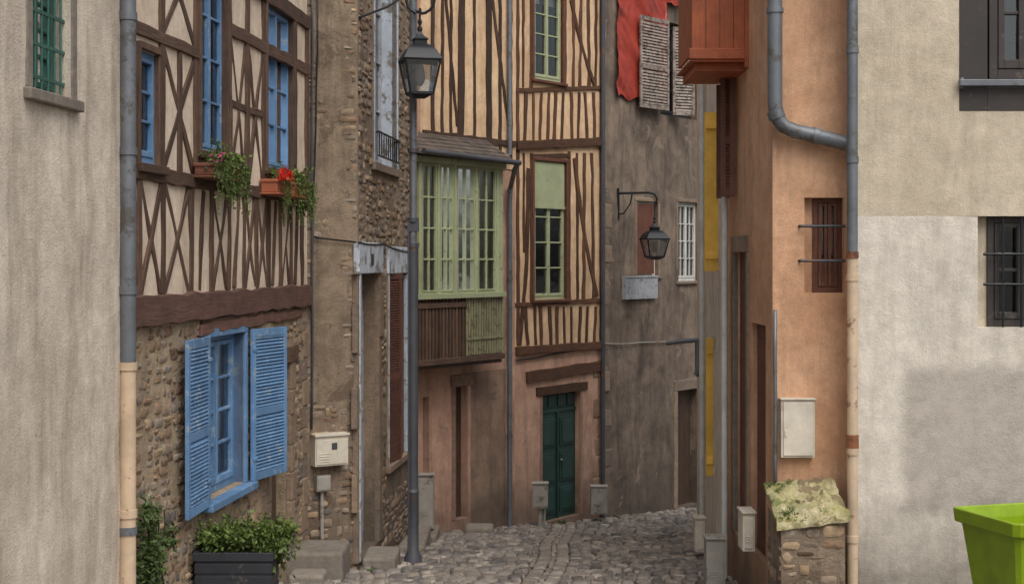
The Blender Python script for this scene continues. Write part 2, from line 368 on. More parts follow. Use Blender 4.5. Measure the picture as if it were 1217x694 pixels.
def stones(mb,s0,s1,z0,z1,ops,h=(.06,.13),w=(.06,.26),pr=(-.002,.018),keep=1.,mask=None):
    z=z0
    while z<z1:
        hh=U(*h); s=s0-U(0,.1)
        while s<s1:
            ww=U(*w)*(.6 if R()<.3 else 1); skip=False
            for o in ops:
                if z+hh>o[2] and z<o[3]:
                    if o[0]<=s<o[1]: s=o[1]; skip=True;break
                    if s<o[0]<s+ww: ww=o[0]-s
            if skip: continue
            if s+ww>s1: ww=s1-s
            if s<s0: ww-=s0-s; s=s0
            zz=z+.06*noise.noise(Vector((s*1.1,z*.6,3)))+U(-.012,.012)
            if ww>.04 and R()<keep and (mask is None or mask(s+ww/2,zz)):
                if hh>.09 and R()<.3: mz=U(.4,.6)*hh; mb.pillow(s,s+ww,zz,zz+mz,U(*pr)); mb.pillow(s,s+ww*U(.6,1),zz+mz,zz+hh,U(*pr))
                else: mb.pillow(s,s+ww,zz+U(0,.2)*hh,zz+hh*U(.85,1.1),U(*pr))
            s+=max(ww,.03)
        z+=hh
def leafpanel(mb,hs,hd,z0,z1,w,th,dr,louv=True,mid=True,planks=False,sp=.034):
    c,sn=math.cos(th),math.sin(th)
    old=mb.xf
    mb.xf=lambda a,b,z:(hs+dr*(a*c-b*sn),hd+a*sn+b*c,z)
    st=.06;t=.034
    if planks:
        n=max(1,int(w/.09))
        for i in range(n): mb.box(w*i/n+.002,w*(i+1)/n-.002,0,.03,z0,z1)
        for zz in (z0+.15,z1-.2): mb.box(.01,w-.01,.031,.055,zz,zz+.09); mb.box(.01,w-.01,-.025,-.001,zz,zz+.09)
    else:
        mb.box(0,st,0,t,z0,z1); mb.box(w-st,w,0,t,z0,z1)
        rails=[z0+.04,z1-.04]+([z0+(z1-z0)*.45] if mid else [])
        for r in rails: mb.box(st,w-st,.002,t-.002,r-.04,r+.04)
        if louv:
            zs=sorted(rails)
            for i in range(len(zs)-1):
                z=zs[i]+.045
                while z<zs[i+1]-.06:
                    k=sp*.9
                    mb.add([(st,.002,z+k),(w-st,.002,z+k),(w-st,t-.002,z),(st,t-.002,z),(st,.002,z+k+.008),(w-st,.002,z+k+.008),(w-st,t-.002,z+.008),(st,t-.002,z+.008)],
                        [(0,1,2,3),(4,5,6,7),(0,1,5,4),(1,2,6,5),(2,3,7,6),(3,0,4,7)]); z+=sp
    mb.xf=old
def tim(mb,fr,u0,v0,u1,v1,wpx,d1=.022,bow=0,j=.009):
    w=wpx/F*fr.D((u0+u1)/2)
    mb.beam(fr.px(u0,v0),fr.px(u1,v1),w,-.03,d1+U(-.003,.003),j,bow=bow)
def foliage(mb,c,rad,n,ls,squash=1.,droop=0):
    cl=[(c[0]+rad[0]*U(-.8,.8),c[1]+rad[1]*U(-.8,.8),c[2]+rad[2]*U(-.8,.8),U(.2,.5)) for _ in range(max(3,n//45))]
    for i in range(n):
        q=random.choice(cl); k=q[3]
        p=Vector((q[0]+random.gauss(0,.5)*rad[0]*k,q[1]+random.gauss(0,.5)*rad[1]*k,q[2]+random.gauss(0,.5)*rad[2]*k))
        a=Vector((U(-1,1),U(-1,1),U(-1,.7)-droop)).normalized(); b=a.cross(Vector((U(-1,1),U(-1,1),U(-1,1)))).normalized(); nn=a.cross(b)
        l=ls*U(.5,1.4); w=l*.28
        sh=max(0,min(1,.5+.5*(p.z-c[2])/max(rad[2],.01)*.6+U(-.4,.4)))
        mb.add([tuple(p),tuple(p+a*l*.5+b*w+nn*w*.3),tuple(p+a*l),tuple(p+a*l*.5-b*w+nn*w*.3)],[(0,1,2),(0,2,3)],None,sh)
def P(u,v,D): return ((u-U0)/F*D,D,(V0-v)/F*D)
def panelbox(name,c,w,dp,h,mat,ang=0,vents=True,lip=.012):
    mb=MB(); ca,sa=math.cos(ang),math.sin(ang)
    mb.xf=lambda x,y,z:(c[0]+x*ca-y*sa,c[1]+x*sa+y*ca,c[2]+z)
    mb.box(-w/2,w/2,0,dp,0,h); mb.box(-w/2+.02,w/2-.02,-.012,0.001,.03,h-.04); mb.box(-w/2-lip,w/2+lip,-lip-.01,dp,h,h+.02)
    if vents:
        for k in range(3): mb.box(-w*.3,w*.1,-.018,-.011,h*.25+k*.025,h*.25+k*.025+.01)
    mb.box(w*.3,w*.36,-.02,-.011,h*.5,h*.5+.03)
    return emit(name,mb,mat,bev=.006)
# ------------------------------------------------------------ layout frames (plan, metres)
def X(u,D): return ((u-U0)/F*D,D)
p1a=(-3.78,2.0); p1b=(-2.985,11.0)
W1=Fr(p1a,p1b)
p2b=X(365,16.55); W2=Fr((-2.975,11.06),p2b)
p3a=X(425,16.9); W3a=Fr((p2b[0]-.02,16.56),p3a); p3b=X(492,21.0); W3b=Fr(p3a,p3b)
p4a=X(497,22.6); p4b=X(612,24.8); W4=Fr(p4a,p4b)
p5b=X(715,26.9); W5=Fr(p4b,p5b)
W6=Fr(p5b,(p5b[0]+.713*8,p5b[1]+8)); p6b=(W6.P.x+W6.e.x*10,W6.P.y+W6.e.y*10)
W7s=Fr((2.46,13.5),(2.42,16.1)); W7f=Fr((2.46,13.5),(3.165,13.5)); W8=Fr((3.16,13.2),(9,13.2))
W9=Fr((2.42,16.12),(2.96,22.9))
o=W8.rect(1072,434,1330,612)
m_white=plaster('white_render',C(222,215,203),C(206,199,187),C(166,157,144),.9,.5,.5,None,.7,70,.08,patch=(o,C(180,173,163)),base=-3.3)
# ================= B1 rendered house (left, near)
B1=empty('rendered_house',(-5,7,gz(7)))
op=W1.rect(38,-75,84,112)
wall('facade',W1,0,W1.L,-4.5,3.5,[op],m_w1,B1,.22,amp=.02,seed=1)
mb=MB(); surround(mb,op,.10,-.05,.012); emit('window_surround',mb,m_step,B1,W1,.012)
window(B1,W1,op,m_bgreen,-.15,2,1,5,.04,.02,.0)
mb=MB()
for i in range(6):
    x=op[0]+(op[1]-op[0])*(i+.5)/6; mb.tube([(x,-.05,op[2]-.02),(x,-.05,op[3]+.02)],.009,8)
for i in range(6):
    z=op[2]+.1+i*.22; mb.box(op[0]-.01,op[1]+.01,-.058,-.042,z-.011,z+.011)
emit('window_bars',mb,m_bgreen,B1,W1)
body(B1,[p1a,p1b,(-9,11.0),(-9,2)],[0],3.5,wm=m_w1)
def downpipe(name,x,y,segs,r,zs,off=None):
    mats=[m_zinc,m_bpipe,m_rustp]; mb=MB()
    for z0,z1,mi in segs: mb.mi=mi; mb.tube([(x,y,z0),(x,y,z1)],r,16,.5)
    for z,mi in zs: mb.mi=mi; mb.tube([(x,y,z-.03),(x,y,z+.03)],r*1.16,16,.4)
    for z,mi in zs: mb.mi=0; mb.box(x-.01,x+.01,y,y+.1,z-.015,z+.015)
    return emit(name,mb,mats,smooth='auto')
D=10.95; x=(152-U0)/F*D; zz=lambda v,D:(V0-v)/F*D
downpipe('downpipe',x,D,[(zz(435,D),3.4,0),(gz(D)-.2,zz(435,D),1)],.062,[(zz(435,D),1),(zz(610,D),1),(zz(345,D),0),(zz(180,D),0),(zz(20,D),0),(zz(630,D),0)])
# ================= B2 timber + rubble house
B2=empty('timber_framed_stone_house',(-5,14,gz(14)))
zb0,zb1=-.52,-.28
w_small=W2.rect(163,62,187,196); w_a=W2.rect(236,-40,269,183); w_b=W2.rect(315,12,347,203)
w_low=W2.rect(243,398,289,585); dr=W2.rect(322,432,345,672)
wall('rubble_wall',W2,0,W2.L,-4.5,zb0+.02,[w_low,dr],m_mortar,B2,.26,.06,.008,2,7)
wall('infill_panels',W2,0,W2.L,zb0+.02,4.3,[w_small,w_a,w_b],m_infill,B2,.2,.2,.014,3)
def grow(o,a,b=None): b=a if b is None else b; return (o[0]-a,o[1]+a,o[2]-b,o[3]+b)
mb=MB(); stones(mb,0,W2.L,-4.0,zb0-.02,[grow(w_low,.07),grow(dr,.16,.2)],keep=.9); emit('rubble_stones',mb,m_rub,B2,W2,smooth='auto')
mb=MB(); quoins(mb,dr,.14,.22,.3,top=0); quoins(mb,(W2.L-.02,W2.L,-4,zb0-.05),.22,.36,.3,right=False,top=0)
emit('quoins',mb,m_quoin,B2,W2,.012)
mb=MB()
mb.beam((-.0,(zb0+zb1)/2),(W2.L,(zb0+zb1)/2),zb1-zb0,-.05,.06,.012)
mb.beam((W2.L*.30,zb0-.10),(W2.L-.3,zb0-.06),.10,-.05,.035,.014)
emit('main_beam',mb,m_beam,B2,W2,.01)
mb=MB(); mb.beam((dr[0]-.15,dr[3]+.08),(dr[1]+.25,dr[3]+.08),.17,-.2,.03,.008); mb.beam((w_low[0]-.12,w_low[3]+.13),(w_low[1]+.12,w_low[3]+.13),.1,-.1,.03,.008)
mb.beam((0,.70),(W2.L,.70),.12,-.03,.035)
mb.beam((0,1.83),(w_a[0]-.05,1.83),.10,-.03,.03); mb.beam((w_a[1]+.05,2.2),(W2.L,2.2),.12,-.03,.03); mb.beam((0,2.75),(W2.L,2.75),.16,-.03,.04)
us=[164,193,226,250,271,289,304,318,332,345,358]
S=[W2.px(u,300)[0] for u in us]
for i,s in enumerate(S): mb.beam((s,zb1),(s+U(-.02,.02),.64),U(.07,.11),-.03,.022)
for i in (0,1,3,5,6,8):
    a,b=S[i]+.05,S[i+1]-.05; mb.beam((a,zb1+.02),(b,.63),.065,-.03,.016); mb.beam((a,.63),(b,zb1+.02),.065,-.03,.010)
for i in (2,4,7,9):
    a=(S[i]+S[i+1])/2; mb.beam((a-.06,zb1+.02),(a+.07,.63),.07,-.03,.016)
sa=w_small[1]+.07; sb=w_a[0]-.08
for s in (sa,sb,w_a[1]+.07,w_b[0]-.08,w_b[1]+.08,W2.L-.06,(w_a[1]+w_b[0])/2): mb.beam((s,.76),(s+U(-.02,.02),2.7),.11,-.03,.024)
m=(sa+sb)/2; mb.beam((m,.76),(m,1.78),.08,-.03,.022)
mb.beam((sa+.05,.78),(sb-.05,1.76),.08,-.03,.016); mb.beam((sa+.05,1.76),(sb-.05,.78),.08,-.03,.010)
mb.beam((sa+.05,1.9),(sb-.05,2.68),.08,-.03,.016); mb.beam((sa+.05,2.68),(sb-.05,1.9),.08,-.03,.010)
c0,c1,c2=w_a[1]+.12,(w_a[1]+w_b[0])/2,w_b[0]-.13
for a,b in ((c0,c1-.05),(c1+.05,c2)): 
    mb.beam((a,.78),(b,2.12),.06,-.03,.016); mb.beam((a,2.12),(b,.78),.06,-.03,.010); mb.beam((a,1.5),(b,1.5),.07,-.03,.019)
for o in (w_small,w_a,w_b):
    a,b,c,d=o; mb.box(a-.05,a-.001,-.19,.04,c-.02,d+.05); mb.box(b+.001,b+.05,-.19,.04,c-.02,d+.05); mb.box(a-.001,b+.001,-.19,.037,d,d+.06); mb.box(a-.08,b+.08,-.19,.08,c-.07,c-.002)
    mb.box(b-.02,b+.0005,-.18,.03,c,d)
emit('timber_frame',mb,m_tim,B2,W2,.006)
window(B2,W2,w_small,m_blue,-.05,1,1,3,.05,.022,.0)
window(B2,W2,w_a,m_blue,-.07,2,1,4,.04,.022,.0)
window(B2,W2,w_b,m_blue,-.07,2,1,4,.04,.022,.5)
window(B2,W2,w_low,m_blue,-.12,2,1,4,.06,.025,.7)
mb=MB(); surround(mb,w_low,.07,-.12,.03,True,False,.08); a,b,c,d=w_low; mb.box(a-.12,b+.12,-.1,.12,c-.07,c-.002); emit('window_case',mb,m_blue,B2,W2,.006)
mb=MB()
leafpanel(mb,a-.075,.05,c-.02,d+.02,.70,math.radians(3),-1); leafpanel(mb,b+.075,.05,c,d+.02,.72,math.radians(12),1)
for zq in (c+.2,d-.2): mb.box(a-.16,a-.06,.085,.1,zq,zq+.03); mb.box(b+.06,b+.16,.085,.1,zq,zq+.03)
emit('louvred_shutters',mb,m_blue,B2,W2,.003)
mb=MB(); a,b,c,d=dr
for i in range(5): mb.box(a+(b-a)*i/5+.002,a+(b-a)*(i+1)/5-.002,-.2,-.16,c,d)
mb.box(a,b,-.16,-.14,c+.2,c+.32); mb.box(a,b,-.16,-.14,d-.5,d-.4); emit('plank_door',mb,m_door,B2,W2,.004)
body(B2,[(-2.975,11.06),p2b,(-9,16.55),(-9,11.06)],[0],4.3)
# ================= B3 rubble house
B3=empty('rubble_stone_house',(-5,19,gz(19)))
wall('side_facade',W3a,0,W3a.L,-4.6,5.,[],m_mortar2,B3,.2,.06,.010,4,7)
d3=W3b.rect(427,325,450,655); wn=W3b.rect(461,325,482,545); wu=W3b.rect(444,-60,470,198)
wall('facade',W3b,0,W3b.L,-4.8,5.,[d3,wn,wu],m_mortar2,B3,.3,.07,.010,5,7)
mb=MB(); 
def mk(s,z): return (noise.noise(Vector((s*1.2+3,z*.8,8)))>.22 or z<-2.7 or s>W3a.L-.14 or s<.07)
stones(mb,0,W3a.L,-4.2,4.8,[],pr=(-.004,.012),keep=.9,mask=mk); emit('rubble_side',mb,m_rub,B3,W3a,smooth='auto')
mb=MB(); stones(mb,0.05,W3b.L,-4.2,4.8,[grow(d3,.2,.28),grow(wn,.16,.3),grow(wu,.12)],pr=(-.002,.022),h=(.07,.15),w=(.08,.3),keep=.92); emit('rubble_front',mb,m_rub,B3,W3b,smooth='auto')
mb=MB(); quoins(mb,d3,.14,.2,.5,top=.0); surround(mb,wu,.12,-.05,.02,False,True); surround(mb,wn,.1,-.05,.02,False,True); quoins(mb,(W3b.L-.02,W3b.L,-4.2,4.8),.2,.34,.28,right=False,top=0); emit('dressed_jambs',mb,m_quoin,B3,W3b,.012)
mb=MB(); mb.box(d3[0]-.16,d3[1]+.16,-.04,.035,d3[3]+.0,d3[3]+.38); mb.box(wn[0]-.12,wn[1]+.12,-.04,.035,wn[3],wn[3]+.36)
mb.box(d3[0]-.07,d3[0],-.2,.028,d3[2],d3[3]-.003); mb.box(wn[0]-.06,wn[0],-.2,.028,wn[2],wn[3]-.003); mb.box(wn[1],wn[1]+.06,-.2,.028,wn[2],wn[3]-.003);mb.box(wu[1],wu[1]+.08,-.2,.03,wu[2],wu[3]);mb.box(wu[0]-.08,wu[0],-.2,.03,wu[2],wu[3]); emit('painted_lintels',mb,m_bwhite,B3,W3b,.01)
mb=MB(); mc=(d3[0]+d3[1])/2; mb.box(mc-.07,mc+.07,.036,.045,d3[3]+.1,d3[3]+.24); mb.box(mc-.01,mc+.01,.0455,.05,d3[3]+.12,d3[3]+.22); emit('house_number_plate',mb,[m_dark],B3,W3b)
mb=MB(); a,b,c,d=d3; mb.box(a,b,-.24,-.2,c,d)
for k in range(2):
    for z0,z1 in ((c+.15,c+.8),(c+.9,c+1.7),(c+1.8,d-.5)): mb.box(a+(b-a)*(k*.5+.06),a+(b-a)*(k*.5+.44),-.2,-.18,z0,z1)
emit('panel_door',mb,m_palegrey,B3,W3b,.005)
mb=MB(); leafpanel(mb,wn[0]+.0,-.06,wn[2],wn[3],(wn[1]-wn[0])/2,0.12,1); leafpanel(mb,wn[1],-.06,wn[2],wn[3],(wn[1]-wn[0])/2,.12,-1); emit('brown_shutters',mb,m_brown,B3,W3b,.003)
window(B3,W3b,wu,m_palegrey,-.22,2,1,4,.05,.02,.5)
mb=MB(); a,b,c,d=wu
mb.box(a,b,.05,.07,c+.38,c+.40); mb.box(a,b,.05,.07,c+.08,c+.10)
for i in range(10): x=a+(b-a)*(i+.5)/10; mb.tube([(x,.06,c+.08),(x,.06,c+.4)],.008,6)
for x in (a,b): mb.box(x-.01,x+.01,-.02,.07,c+.37,c+.39)
emit('window_railing',mb,m_iron,B3,W3b)
body(B3,[p2b,p3a,p3b,(-8,21.0),(-8,16.6)],[0,1],5.,wm=m_mortar2)
x0,z0=W3a.px(369,553); x1,z1=W3a.px(408,515); g=MB()
g.box(x0,x1,0,.14,z0,z1); g.box(x0+.015,x1-.015,.14,.152,z0+.02,z1-.045); g.box(x0-.01,x1+.01,0,.165,z1,z1+.025)
for k in range(4): g.box(x0+.05,x0+.17,.152,.158,z0+.05+k*.03,z0+.062+k*.03)
g.mi=1; g.box(x0+.2,x0+.27,.152,.156,z1-.16,z1-.08)
emit('electric_meter_box',g,[m_box,m_pole],None,W3a,.006)
x2,z2=W3a.px(373,583); x3,z3=W3a.px(389,563); g=MB(); g.box(x2,x3,0,.1,z2,z3); g.box(x2+.01,x3-.01,.1,.11,z2+.015,z3-.015); g.tube([((x2+x3)/2,.04,z2),((x2+x3)/2,.04,-3.5)],.022,8); emit('junction_box',g,m_gbox,None,W3a,.004)
def cable(name,fr,pts,r=.011,mat=None,d=.035):
    mb=MB(); path=[]
    P2=[fr.px(u,v,d) for u,v in pts]
    for i in range(len(P2)-1):
        a,b=P2[i],P2[i+1]; L=math.hypot(b[0]-a[0],b[1]-a[1]); n=max(1,int(L/.4))
        for k in range(n+(i==len(P2)-2)): t=k/n; path.append((a[0]+(b[0]-a[0])*t+U(-.006,.006),d+U(-.004,.004),a[1]+(b[1]-a[1])*t-.02*math.sin(math.pi*t)))
    mb.tube(path,r,6); return emit(name,mb,mat or m_iron,None,fr,smooth=True)
cable('wall_cable',W3a,[(371,-20),(371,510)],.014,m_pole); cable('wall_cable',W3a,[(377,-20),(378,60),(371,280),(380,283),(424,288)],.01)
cable('wall_cable',W3b,[(426,288),(455,290),(488,300)],.012)
def step(name,x0,x1,y0,y1,z0,z1,n=1):
    mb=MB(); mb.box(x0,x1,y0,y1,z0-.3,z1); return emit(name,mb,m_step,bev=.035)
step('stone_step',-2.55,-1.86,15.7,16.45,-3.6,-3.2); step('stone_step',-2.4,-2.02,15.3,15.68,-3.6,-3.36)
step('door_step',-1.78,-1.38,16.95,17.7,-3.9,-3.52); step('door_step',-1.58,-1.2,19.6,21.2,-4.2,-3.9)
step('door_step',-1.36,-1.12,21.25,22.2,-4.4,-4.08); step('door_step',-.75,-.3,22.95,23.4,-4.6,-4.28)
# ================= B4 bay window house
B4=empty('bay_window_house',(-3,24,gz(24)))
o1=W4.rect(497.5,472,510,600); o2=W4.rect(541,459,556,616)
o1=(0.12,o1[1],o1[2],o1[3])
wall('facade',W4,0,W4.L,-5.2,6.6,[o1,o2],m_pink,B4,.25,.2,.015,6)
mb=MB()
for o in (o1,o2):
    a,b,c,d=o
    for i in range(4): mb.box(a+(b-a)*i/4+.002,a+(b-a)*(i+1)/4-.002,-.18,-.14,c,d)
emit('plank_door',mb,m_door,B4,W4,.003)
mb=MB(); a,b,c,d=o2; mb.box(a-.1,a,-.05,.02,c,d); mb.box(a-.12,b+.14,-.05,.03,d,d+.2); emit('door_jamb',mb,m_quoin2,B4,W4,.012)
q=W4.rect(557,440,603,622)
mb=MB(); nx,nz=10,24; pts=[]
for j in range(nz+1):
    for i in range(nx+1): x=q[0]+(q[1]-q[0])*i/nx; z=q[2]-.1+(q[3]-q[2]+.1)*j/nz; pts.append((x,-.02 if i in(0,nx) else .022+.02*noise.noise(Vector((x*5,z*5,3))),z))
mb.add(pts,[(j*(nx+1)+i,j*(nx+1)+i+1,(j+1)*(nx+1)+i+1,(j+1)*(nx+1)+i) for j in range(nz) for i in range(nx)])
emit('rendered_pier',mb,m_pier,B4,W4,smooth=True)
mb=MB(); z0=W4.px(550,175)[1]; mb.box(.02,W4.L-.02,-.02,.03,z0-.3,6.5); emit('upper_infill',mb,m_peach,B4,W4)
mb=MB()
for (ut,ub,w) in ((512,512,6),(524,523,4),(534,533,4),(547,545,12),(561,562,4),(578,579,10),(592,592,5),(604,604,7)): tim(mb,W4,ut,-60,ub,190,w,.055)
tim(mb,W4,500,158,610,172,7,.065); tim(mb,W4,500,-35,610,-25,10,.065); tim(mb,W4,582,-10,602,150,5,.05); tim(mb,W4,527,-10,541,150,4,.05)
emit('timber_frame',mb,m_tim3,B4,W4,.006)
bd=.5
b0=W4.px(598,300,bd)[0]
zs=W4.px(545,350,bd)[1]; zt=W4.px(545,197,bd)[1]; zb=W4.px(545,428,bd)[1]
a0=W4.px(490,300,bd)[0]
mb=MB(); mb.box(a0,b0,0,bd-.03,zb-.1,zb+.02); mb.box(a0,b0,bd-.08,bd-.04,zb+.02,zs-.05); mb.box(b0-.05,b0,0,bd-.04,zb+.02,zt); emit('bay_core',mb,m_door,B4,W4)
mb=MB(); n=int((b0-a0)/.085); half=a0+(b0-a0)*.58
for i in range(n):
    x=a0+(b0-a0)*i/n
    if x>half: continue
    mb.box(x+.004,x+.052,bd-.04,bd-.01+U(-.004,.004),zb+.02,zs-.06)
mb.box(a0,b0+.02,bd-.06,bd+.03,zb-.04,zb+.05); mb.box(a0,half,bd-.04,bd+.01,zs-.2,zs-.12)
emit('balustrade_slats',mb,m_tim,B4,W4,.004)
mb=MB(); 
x=half
while x<b0-.02: mb.box(x,x+.045,bd-.035,bd-.01,zb+.06,zs-.06); x+=.07
mb.box(half,b0,bd-.009,bd+.003,zb+.3,zb+.34)
emit('green_trellis',mb,m_green2,B4,W4,.004)
mb=MB(); mb.box(a0,b0+.03,bd-.08,bd+.05,zs-.06,zs+.02); mb.box(a0,b0+.03,bd-.08,bd+.05,zt,zt+.1); emit('bay_sill_and_head',mb,m_green,B4,W4,.006)
xs=[W4.px(u,300,bd)[0] for u in (499,521,541,566,591)]
mb=MB()
for x in xs: mb.box(x-.03,x+.03,bd-.07,bd+.012,zs+.02,zt)
mb.box(xs[-1]+.031,b0,bd-.06,bd,zs+.02,zt); emit('bay_posts',mb,m_green,B4,W4,.005)
for i in range(4): window(B4,W4,(xs[i]+.031,xs[i+1]-.031,zs+.021,zt-.001),m_green,bd-.03,1,2,4,.025,.028,.0 ,name='bay_window')
g=MB(); 
for (ca,cb,zlo) in ((xs[0]-.02,xs[2]+.02,zs),(xs[2]+.03,xs[3]+.02,zs),(xs[3]+.03,xs[4]+.02,zs)):
    pts=[]; N=60
    for i in range(N+1): x=ca+(cb-ca)*i/N; dd=bd-.095+.008*math.sin(i*.6); pts+=[(x,dd,zlo),(x,dd,zt)]
    g.add(pts,[(2*i,2*i+1,2*i+3,2*i+2) for i in range(N)])
emit('bay_curtain',g,m_curt,B4,W4,smooth=True)
mb=MB(); zr=zt+.12; zw=zr+.42; rows=6
for k in range(rows):
    t0=k/rows;t1=(k+1.25)/rows; d0_,d1_=(bd+.18)*(1-t0),(bd+.18)*(1-min(1,t1)); z0_,z1_=zr+(zw-zr)*t0+.018,zr+(zw-zr)*min(1,t1)
    x=a0-.05+U(-.1,0)
    while x<b0+.12:
        w=U(.14,.2); xe=min(x+w,b0+.14); j=U(0,.012)
        mb.add([(x,d0_,z0_+j),(xe-.006,d0_,z0_+j),(xe-.006,d1_,z1_),(x,d1_,z1_),(x,d0_,z0_-.02),(xe-.006,d0_,z0_-.02)],[(0,1,2,3),(0,4,5,1)]); x+=w
emit('bay_roof_slates',mb,m_slate,B4,W4)
mb=MB(); mb.add([(a0,bd+.14,zr-.01),(b0+.1,bd+.14,zr-.01),(b0+.1,0.02,zw-.01),(a0,.02,zw-.01),(a0,.02,zr-.03),(b0+.1,.02,zr-.03)],[(0,1,2,3),(0,1,5,4),(1,2,5)]); emit('bay_roof_boards',mb,m_tim3,B4,W4)
mb=MB(); mb.tube([(a0,bd+.22,zr+.03),(b0+.16,bd+.22,zr-.01)],.045,12); emit('bay_gutter',mb,m_pole,B4,W4,smooth='auto')
wx,wz=W4.px(607,200,.1)
mb=MB(); mb.tube([(b0+.1,bd+.22,zr-.02),(b0+.12,bd+.15,zr-.12),(wx,.1,zr-.35),(wx,.08,zr-.6),(wx,.08,-5.1)],.042,12); mb.tube([(wx-.02,.09,6),(wx-.02,.09,zr+.2),(b0+.13,.3,zr+.05)],.04,12); 
for z in (-.3,-1.6,-3.,-4.2,1.2): mb.tube([(wx,.08,z-.03),(wx,.08,z+.03)],.052,12)
emit('downpipe',mb,m_zinc,None,W4,smooth='auto')
body(B4,[(-1.46,21.03),p4a,p4b,(-2,28),(-8,28),(-8,21.03)],[1],6.6,wm=m_pink)
# ================= B5 half-timbered house
B5=empty('half_timbered_house',(0,28,gz(27)))
gd=W5.rect(645,467,690,616); wl=W5.rect(634,192,672,356); wu5=W5.rect(634,-35,668,97)
zj=W5.px(660,418)[1]
wall('ground_floor_wall',W5,0,W5.L,-5.4,zj,[gd],m_pink,B5,.25,.2,.015,7)
wall('infill_panels',W5,0,W5.L,zj,7,[wl,wu5],m_peach,B5,.15,.2,.012,8)
mb=MB(); mb.box(gd[0]-.09,gd[0],-.05,.012,gd[2],gd[3]); mb.box(gd[1],gd[1]+.07,-.05,.012,gd[2],gd[3]); quoins(mb,(W5.L-.01,W5.L,-5.2,zj-.2),.12,.26,.3,right=False,top=0); emit('stone_quoins',mb,m_quoin2,B5,W5,.02)
mb=MB(); mb.beam((gd[0]-.5,gd[3]+.35),(W5.L,gd[3]+.42),.2,-.05,.05,.01); mb.beam((gd[0]-.2,gd[3]+.08),(gd[1]+.2,gd[3]+.08),.15,-.1,.03,.008)
T=lambda *a,**k:tim(mb,W5,*a,**k)
T(612,417,716,410,9,.07); T(612,173,716,168,10,.07); T(612,-20,716,-22,9,.06)
for u in (615,714): T(u,-60,u,168,5); T(u,175,u,410,5)
T(631,182,631,360,5); T(676,180,676,358,5); T(612,362,716,357,5,.03); T(630,186,676,185,5,.03)
for u in (625,634,643,652,661,670,680,689,698,706): T(u+U(-1.5,1.5),364,u+U(-2.5,2.5),410,U(3.2,5.5))
T(627,200,617,410,6,.026,bow=.08); T(622,182,622,300,3.5); T(685,182,686,357,4.4); T(694,182,693,357,5.4); T(703,182,705,357,4.4)
T(682,188,709,352,6,.028,bow=-.08)
T(631,-40,631,104,5); T(671,-40,671,102,5); T(612,108,716,104,5,.03)
for u in (625,634,642,651,660,668,678,687,696,706): T(u+U(-1.5,1.5),110,u+U(-2,2),168,U(3.2,5.5))
for u in (622,681,690,699,708): T(u+U(-1,1),-20,u+U(-1.5,1.5),104,U(3.8,5.6))
T(678,0,706,102,5,.028,bow=-.06)
emit('timber_frame',mb,m_tim2,B5,W5,.005)
for o,r in ((wl,5),(wu5,5)):
    window(B5,W5,o,m_green,-.06,2,1,r,.05,.025,0.3,name='green_window')
    mb=MB(); surround(mb,o,.06,-.14,.035,True,True); emit('window_case',mb,m_brown,B5,W5,.005)
a,b,c,d=wl; zz0=W5.px(653,245)[1]
mb=MB(); mb.box(a+.03,b-.03,-.02,0.0,zz0,d-.03); mb.box(a+.02,b-.02,-.03,.015,zz0-.05,zz0); emit('roller_blind',mb,m_green,B5,W5,.004)
mb=MB(); a,b,c,d=gd; mb.box(a,b,-.16,-.12,c,d-.35); mb.box(a,b,-.16,-.1,d-.35,d-.29); mb.box(a,b,-.16,-.13,d-.29,d)
for k in range(2):
    for z0,z1 in ((c+.1,c+.55),(c+.65,c+1.2),(c+1.3,d-.45)): 
        xa,xb=a+(b-a)*(k*.5+.07),a+(b-a)*(k*.5+.43); mb.box(xa,xb,-.12,-.1,z0,z1); mb.box(xa+.05,xb-.05,-.1,-.085,z0+.05,z1-.05)
for k in range(4): xa=a+(b-a)*(k+.1)/4; mb.box(xa,xa+(b-a)*.2,-.13,-.11,d-.25,d-.04)
mb.box((a+b)/2-.02,(a+b)/2+.02,-.12,-.08,c,d-.35); emit('green_door',mb,m_dgreen,B5,W5,.006)
mb=MB(); mb.lathe(((a+b)/2+.08,-.07,c+1.05),[(.0,-.03),(.03,0),(.0,.03)],10); emit('door_knob',mb,m_zinc,B5,W5)
body(B5,[p4b,p5b,(1.0,30.5),(-2,29)],[0],7.,wm=m_pink)
# ================= B6 grey house
B6=empty('grey_rendered_house',(4,32,gz(31)))
ga=W6.rect(757,240,782,328); gb=W6.rect(806,241,830,334); gdo=W6.rect(805,463,830,601); gt=W6.rect(785,30,830,140)
wall('facade',W6,0,10,-5.6,8,[ga,gb,gdo,gt],m_grey,B6,.3,.2,.03,9)
mb=MB(); surround(mb,gdo,.16,-.05,.02,True,False,.22); 
for o in (ga,gb): surround(mb,o,.08,-.05,.015,True,True)
quoins(mb,(-.0,.02,-5.4,2.),.1,.3,.35,left=False,top=0)
emit('stone_surrounds',mb,m_quoin,B6,W6,.015)
window(B6,W6,ga,m_wframe,-.1,2,1,3,.06,.025,0); window(B6,W6,gb,m_wframe,-.1,2,2,4,.05,.02,0); window(B6,W6,gt,m_dark,-.2,2,1,4,.06,.025,0)
mb=MB(); a,b,c,d=ga; mb.box(a+.04,a+(b-a)*.85,-.05,-.02,c+.04,d-.04); emit('brown_shutter',mb,m_brown,B6,W6,.004)
mb=MB(); a,b,c,d=gdo; 
for i in range(4): mb.box(a+(b-a)*i/4+.003,a+(b-a)*(i+1)/4-.003,-.24,-.2,c,d)
emit('plank_door',mb,m_door,B6,W6)
mb=MB(); 
